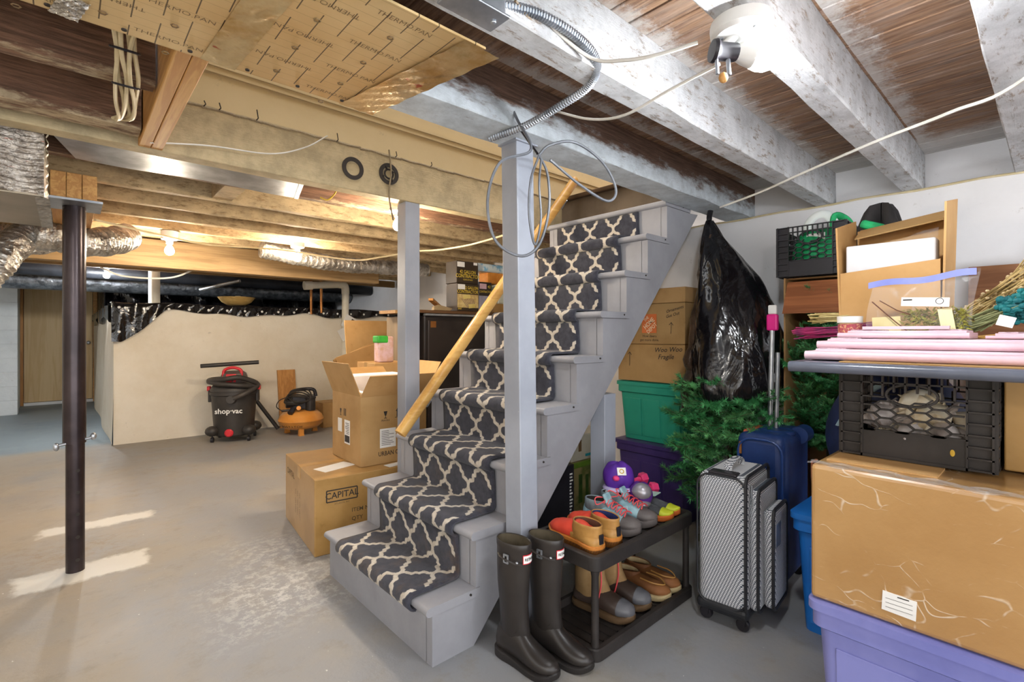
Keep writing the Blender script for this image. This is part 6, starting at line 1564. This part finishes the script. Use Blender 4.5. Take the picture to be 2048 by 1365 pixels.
# rubber boots
RUB = M('black_rubber', '#322d2a', '#272321', 4, 0.34, bump=0.04, bsc=60)
RUBIN = M('boot_lining', '#5c5240', '#4a4232', 12, 0.8)
def welly(label, loc, rot, right):
    t = thing('rubber_boot', label, 'boot', loc, rot, group='tall rubber boots')
    L, W = 0.268, 0.046
    obj('sole', sole_mesh(L, W, 0.018, 0.012), M('boot_sole', '#2c2827', '#23201f', 5, 0.5), t, local=True, smooth=True, ang=35)
    obj('foot', upper_mesh(L, W, 0.016, [(0, 0.09), (0.1, 0.13), (0.3, 0.15), (0.42, 0.135), (0.55, 0.105), (0.7, 0.082), (0.85, 0.068), (0.95, 0.052), (1, 0.03)], 22), RUB, t, local=True, smooth=True, ang=80)
    out, inn = shaft_mesh([(0.05, 0.085, 0.034, 0.062), (0.10, 0.083, 0.036, 0.064), (0.14, 0.08, 0.038, 0.060), (0.20, 0.076, 0.042, 0.058), (0.27, 0.074, 0.046, 0.064), (0.33, 0.075, 0.047, 0.068), (0.395, 0.076, 0.045, 0.071), (0.402, 0.076, 0.047, 0.073), (0.418, 0.076, 0.046, 0.073)])
    obj('shaft', out, RUB, t, local=True, smooth=True, ang=80)
    obj('lining', inn, RUBIN, t, local=True, smooth=True, ang=80)
    s = -1 if right else 1
    obj('strap', MB().tube([(s*0.030, 0.035, 0.372), (s*0.046, 0.06, 0.37), (s*0.050, 0.085, 0.368), (s*0.044, 0.12, 0.362), (s*0.030, 0.138, 0.36)], 0.011, 8, flat=0.3), RUB, t, local=True, smooth=True)
    obj('buckle', MB().obox((s*0.0525, 0.075, 0.369), (0.004, 0.006, 0.03)).obox((s*0.0525, 0.092, 0.369), (0.004, 0.006, 0.03)).obox((s*0.0525, 0.0835, 0.382), (0.004, 0.02, 0.005)).obox((s*0.0525, 0.0835, 0.356), (0.004, 0.02, 0.005)), GALV, t, local=True)
    obj('stud', MB().ell((s*0.042, 0.125, 0.362), (0.005, 0.006, 0.006)), GALV, t, local=True)
    # label on the front of the shaft
    lw_ = 0.022
    for nm, g, mat in (('label_border', 0.003, RED), ('label', 0.0, PAPER)):
        mb = MB(); ex = 0.0 if nm == 'label_border' else 0.0006
        def f(u, v, g=g, ex=ex):
            a = PI/2 + (u-0.5)*(0.95 + g*25)
            return ((0.0475+ex)*math.cos(a)+0.003, 0.076+(0.0725+ex)*math.sin(a), 0.372 + (v-0.5)*(0.026+2*g))
        mb.grid(f, 8, 1); obj(nm, mb, mat, t, local=True)
    for i, ch in enumerate('HUNTER'):
        a = PI/2 + (2.5-i)*0.13
        M4 = TM[t]; nrm = Vector((math.cos(a), math.sin(a), 0)); tg = Vector((math.sin(a), -math.cos(a), 0))
        q = M4 @ (Vector((0.0475*math.cos(a)+0.003, 0.076+0.0725*math.sin(a), 0.372)) + nrm*0.0012)
        txt(ch, 0.014, q, M4.to_3x3() @ Vector((-math.sin(a), math.cos(a), 0)), (0, 0, 1), INK, t, bold=0.01)
    obj('instep_crease', MB().tube([(-0.034, 0.11, 0.115), (-0.02, 0.128, 0.135), (0.0, 0.136, 0.141), (0.022, 0.128, 0.135), (0.038, 0.11, 0.115)], 0.0022, 5), RUB, t, local=True, smooth=True)
    return t
welly('tall black rubber boot nearer the stairs', (1.175, 1.372, 0), PI+0.10, False)
welly('tall black rubber boot nearer the shoe rack', (1.284, 1.322, 0), PI+0.14, False)
# red and tan slip-on boots
REDQ = M('red_quilt', '#e2583f', '#d8442f', 8, 0.6, bump=0.3, bsc=30)
TAN = M('tan_leather', '#b98a4a', '#a0733a', 9, 0.45, bump=0.15, bsc=40)
BROWNR = M('dark_sole', '#3a3632', '#2c2926', 6, 0.5)
def slipon(label, loc, rot, lining):
    t = thing('slip_on_boot', label, 'shoe', loc, rot, group='red and tan slip-on boots')
    L, W = 0.262, 0.047
    obj('sole', sole_mesh(L, W, 0.022), BROWNR, t, local=True, smooth=True, ang=35)
    obj('foxing', sole_mesh(L, W*1.0, 0.032), M('orange_rand', '#c98038', '#b56d2a', 8, 0.5), t, local=True, smooth=True, ang=35)
    obj('toe', upper_mesh(L, W, 0.022, [(0, 0.06), (0.3, 0.09), (0.45, 0.098), (0.6, 0.088), (0.8, 0.074), (0.93, 0.06), (1, 0.035)], 24, 0.25, 1.0, puff=0.028), REDQ, t, local=True, smooth=True, ang=60)
    obj('heel_counter', upper_mesh(L, W, 0.022, [(0, 0.06), (0.15, 0.075), (0.4, 0.085), (0.6, 0.06)], 12, 0.0, 0.48, grow=0.002), TAN, t, local=True, smooth=True, ang=60)
    out, inn = shaft_mesh([(0.045, 0.078, 0.039, 0.074), (0.075, 0.074, 0.040, 0.070), (0.092, 0.07, 0.039, 0.064), (0.100, 0.07, 0.041, 0.066)], 0.006)
    obj('collar', out, TAN, t, local=True, smooth=True, ang=80)
    obj('lining', inn, lining, t, local=True, smooth=True, ang=80)
    obj('pull_tab', MB().box((-0.008, -0.003, 0.04), (0.012, 0.004, 0.075)), BLACKP, t, local=True, bevel=0.002)
    return t
slipon('red quilted slip-on boot with tan heel at the rack corner', (1.435, 1.108, ZT), -0.08, M('brown_lining', '#6a4836', '#56392a', 8, 0.8))
slipon('red quilted slip-on boot with blue lining beside the hiking shoes', (1.543, 1.110, ZT), -0.10, M('blue_lining', '#23356f', '#1b2a5c', 8, 0.8))
# teal hiking shoes
TEAL = M('teal_mesh', '#9fc0c8', '#6f929c', 14, 0.6, bump=0.15, bsc=80)
GREYR = M('grey_toe_rubber', '#6b6462', '#57514f', 7, 0.5)
LACE = M('coral_lace', '#e2585a', '#d24a4e', 8, 0.6)
def hiker(label, loc, rot, sd):
    t = thing('hiking_shoe', label, 'shoe', loc, rot, group='teal hiking shoes')
    L, W = 0.262, 0.045
    obj('sole', sole_mesh(L, W, 0.026), GREYR, t, local=True, smooth=True, ang=35)
    obj('upper', upper_mesh(L, W, 0.024, [(0, 0.075), (0.2, 0.085), (0.38, 0.102), (0.5, 0.094), (0.65, 0.08), (0.8, 0.068), (0.93, 0.055), (1, 0.035)], 22), TEAL, t, local=True, smooth=True, ang=70)
    obj('toe_cap', upper_mesh(L, W, 0.022, [(0, 0.05), (0.72, 0.07), (0.8, 0.068), (0.93, 0.057), (1, 0.037)], 10, 0.76, 1.0, grow=0.003), GREYR, t, local=True, smooth=True, ang=70)
    out, inn = shaft_mesh([(0.05, 0.075, 0.034, 0.066), (0.085, 0.07, 0.036, 0.062), (0.108, 0.066, 0.035, 0.056)], 0.007)
    obj('collar', out, M('grey_collar', '#7e8d92', '#566166', 12, 0.6), t, local=True, smooth=True, ang=80)
    obj('lining', inn, INK, t, local=True, smooth=True)
    obj('tongue', MB().obox((0.004, 0.122, 0.115), (0.045, 0.012, 0.06), rx(0.5)), TEAL, t, local=True, bevel=0.005)
    for k in range(5):
        y = 0.115 + k*0.020; z = 0.112 - k*0.0075
        obj('lace', MB().tube(smooth_path([(-0.026, y, z-0.006), (-0.01, y+0.006, z+0.004), (0.012, y+0.012, z+0.004), (0.031, y+0.016, z-0.008)], 3), 0.0026, 5).tube(smooth_path([(0.031, y, z-0.006), (0.012, y+0.006, z+0.005), (-0.01, y+0.012, z+0.004), (-0.026, y+0.016, z-0.008)], 3), 0.0026, 5), LACE, t, local=True, smooth=True)
    obj('lace_bow', MB().tube(smooth_path([(0.0, 0.11, 0.122), (sd*0.05, 0.09, 0.13), (sd*0.075, 0.11, 0.112), (sd*0.03, 0.12, 0.118), (0, 0.112, 0.124), (-sd*0.04, 0.10, 0.14), (-sd*0.06, 0.13, 0.12), (0, 0.116, 0.124)], 5), 0.0024, 5), LACE, t, local=True, smooth=True)
    for s in (-1, 1):
        obj('side_overlay', MB().obox((s*0.040+0.004, 0.13, 0.058), (0.006, 0.055, 0.028), rx(0.25)), M('pale_overlay', '#d6e6ea', '#c0d4da', 8, 0.5), t, local=True, bevel=0.003)
    return t
hiker('teal hiking shoe with coral laces, next to the slip-on boots', (1.655, 1.368, ZT), PI+0.10, 1)
hiker('teal hiking shoe with coral laces, next to the purple pad', (1.768, 1.372, ZT), PI+0.16, -1)
# yellow and black sneakers at the right end
def sneaker(label, loc, rot):
    t = thing('sneaker', label, 'shoe', loc, rot, group='yellow and black sneakers')
    L, W = 0.235, 0.036
    obj('sole', sole_mesh(L, W, 0.02), M('orange_sole', '#d9773a', '#c5652b', 6, 0.5), t, local=True, smooth=True, ang=35)
    obj('upper', upper_mesh(L, W, 0.018, [(0, 0.055), (0.3, 0.06), (0.45, 0.066), (0.6, 0.056), (0.8, 0.046), (1, 0.028)], 18), M('black_mesh', '#35363a', '#5d5f63', 24, 0.6), t, local=True, smooth=True, ang=70)
    obj('toe_cap', upper_mesh(L, W, 0.016, [(0, 0.04), (0.8, 0.048), (1, 0.03)], 8, 0.80, 1.0, grow=0.0025), M('acid_yellow', '#c9d02f', '#b3ba24', 6, 0.5), t, local=True, smooth=True, ang=70)
    obj('insole_card', MB().obox((0.0, 0.07, 0.072), (0.062, 0.13, 0.004), rx(0.1)), M('mint_card', '#bfe0d4', '#add2c5', 5, 0.6), t, local=True)
    out, inn = shaft_mesh([(0.035, 0.065, 0.03, 0.056), (0.066, 0.062, 0.03, 0.054)], 0.005)
    obj('collar', out, M('grey_mesh', '#6b6d70', '#4e5053', 14, 0.6), t, local=True, smooth=True)
    return t
sneaker('yellow-toed dark sneaker under a mint card, near the rack end', (1.88, 1.335, ZT), PI+0.2)
sneaker('yellow-toed dark sneaker at the far end of the rack', (1.965, 1.345, ZT), PI+0.12)
# cap, pads and small things on the shoes
CPU = M('purple_cloth', '#5b2a9c', '#4a2086', 8, 0.65, bump=0.2, bsc=30)
PC = thing('purple_cap', 'purple cap with a white square patch on top of the shoes', 'cap', (1.85, 1.33, 0.455))
obj('crown', lump((1.85, 1.33, 0.505), (0.068, 0.07, 0.062), 12, 0.03), CPU, PC, smooth=True, ang=80)
obj('brim', MB().lathe([(0.066, 0.455), (0.072, 0.458), (0.066, 0.47)], 24, (1.845, 1.325, 0)), M('lilac_trim', '#c9bfe6', '#b8addb', 5, 0.6), PC, smooth=True)
qn = Vector((-0.55, -0.62, 0.55)).normalized(); qx = Vector((0.74, -0.67, 0)).normalized(); qy = qn.cross(qx)
Rq = Matrix((qx, qy, qn)).transposed()
q0 = Vector((1.85, 1.33, 0.505)) + qn*0.071
obj('patch', MB().obox(q0, (0.038, 0.034, 0.003), Rq), PAPER, PC)
obj('patch_emblem', MB().torus(q0+qn*0.002, 0.009, 0.0022, 16, 5, Rq), M('gold_print', '#c9a93a', '#b7962c', 5, 0.5), PC)
obj('pink_tab', MB().ell((1.79, 1.30, 0.515), (0.014, 0.016, 0.012)), M('hot_pink', '#e0417f', '#d0326f', 5, 0.5), PC, smooth=True)
tag(obj('white_carton', MB().obox((1.83, 1.345, 0.428), (0.09, 0.075, 0.052), rz(0.3)), WHITE, None, bevel=0.004), 'small white box under the purple cap', 'box')
KP = thing('knee_pad', 'purple and silver knee pad lying on the hiking shoe', 'knee pad', (1.86, 1.225, 0.40))
obj('shell', lump((1.865, 1.225, 0.447), (0.045, 0.055, 0.05), 21, 0.02), M('purple_shell', '#5b2d86', '#4b2372', 5, 0.35), KP, smooth=True, ang=80)
obj('silver_cap', MB().ell((1.85, 1.21, 0.467), (0.040, 0.044, 0.035), 16, 10), M('silver_plastic', '#a9a7ad', '#8f8d94', 5, 0.3, metal=0.5), KP, smooth=True)
obj('silver_cap', MB().ell((1.848, 1.205, 0.418), (0.035, 0.036, 0.02), 16, 10), M('silver_plastic_2', '#a9a7ad', '#8f8d94', 5, 0.3, metal=0.5), KP, smooth=True)
DBM = M('pink_vinyl', '#e8497f', '#da3a70', 5, 0.35)
def dumb(label, c, d):
    t = thing('dumbbell', label, 'dumbbell', c, group='pink dumbbells'); c = Vector(c); d = Vector(d).normalized()
    obj('handle', MB().tube([c-d*0.05, c+d*0.05], 0.011, 10), DBM, t, smooth=True)
    for s in (-1, 1): obj('weight', MB().tube([c+d*(0.03*s), c+d*(0.036*s), c+d*(0.062*s), c+d*(0.068*s)], [0.02, 0.027, 0.027, 0.02], 6), DBM, t)
dumb('pink dumbbell behind the purple cap', (1.985, 1.335, 0.46), (1, -0.3, 0.1))
dumb('pink dumbbell behind the knee pad', (1.99, 1.285, 0.435), (1, -0.4, -0.1))
# duck boots on the lower tray
def duck(label, loc, rot):
    t = thing('duck_boot', label, 'boot', loc, rot, group='tan duck boots')
    L, W = 0.275, 0.048
    obj('sole', sole_mesh(L, W, 0.02), M('gum_sole', '#6b543c', '#57432e', 6, 0.5), t, local=True, smooth=True, ang=35)
    obj('rubber_foot', upper_mesh(L, W, 0.018, [(0, 0.06), (0.3, 0.085), (0.45, 0.105), (0.6, 0.095), (0.8, 0.078), (0.93, 0.062), (1, 0.038)], 22), M('brown_rubber', '#4f423c', '#41352f', 6, 0.4), t, local=True, smooth=True, ang=70)
    obj('toe_cap', upper_mesh(L, W, 0.018, [(0, 0.05), (0.78, 0.08), (0.93, 0.064), (1, 0.04)], 8, 0.80, 1.0, grow=0.002), M('grey_rubber', '#6a6a6e', '#57575b', 6, 0.4), t, local=True, smooth=True, ang=70)
    out, inn = shaft_mesh([(0.05, 0.09, 0.038, 0.08), (0.09, 0.09, 0.041, 0.082), (0.13, 0.08, 0.042, 0.07), (0.19, 0.075, 0.044, 0.064), (0.235, 0.074, 0.046, 0.066)], 0.004)
    obj('leather_shaft', out, M('tan_suede', '#a5855a', '#8f7048', 10, 0.75, bump=0.2, bsc=60), t, local=True, smooth=True, ang=80)
    obj('lining', inn, INKB, t, local=True)
    obj('lace', MB().tube(smooth_path([(0.02, 0.14, 0.18), (0.035, 0.15, 0.12), (0.05, 0.14, 0.05), (0.055, 0.13, 0.01)], 5), 0.003, 5), LACE, t, local=True, smooth=True)
    return t
duck('tan duck boot on the lower tray, nearer the front post', (1.60, 1.375, ZL), PI+0.12)
duck('tan duck boot on the lower tray, farther from the front post', (1.715, 1.38, ZL), PI+0.16)
def moc(label, loc, rot):
    t = thing('brown_moccasin', label, 'shoe', loc, rot, group='brown moccasin shoes')
    L, W = 0.27, 0.045
    obj('sole', sole_mesh(L, W, 0.018), M('pale_sole', '#c6b48c', '#b09c72', 6, 0.5), t, local=True, smooth=True, ang=35)
    obj('upper', upper_mesh(L, W, 0.016, [(0, 0.06), (0.3, 0.075), (0.45, 0.08), (0.6, 0.075), (0.8, 0.066), (0.93, 0.055), (1, 0.03)], 20), M('rust_suede', '#8b5a32', '#744824', 8, 0.7, bump=0.2, bsc=60), t, local=True, smooth=True, ang=70)
    obj('toe_seam', MB().tube(smooth_path([(-0.03, 0.15, 0.074), (-0.03, 0.21, 0.07), (0.0, 0.245, 0.062), (0.036, 0.21, 0.07), (0.034, 0.15, 0.074)], 5), 0.003, 6), TAN, t, local=True, smooth=True)
    out, inn = shaft_mesh([(0.04, 0.075, 0.034, 0.066), (0.082, 0.072, 0.035, 0.062)], 0.006)
    obj('collar', out, M('rust_suede_b', '#7d4f2b', '#683f20', 8, 0.7), t, local=True, smooth=True)
    obj('lining', inn, M('fleece', '#c9b58d', '#b09b72', 20, 0.9), t, local=True)
    return t
moc('brown moccasin on the lower tray near the right posts', (1.845, 1.36, ZL), PI+0.15)
moc('brown moccasin against the right posts of the rack', (1.945, 1.365, ZL), PI+0.1)
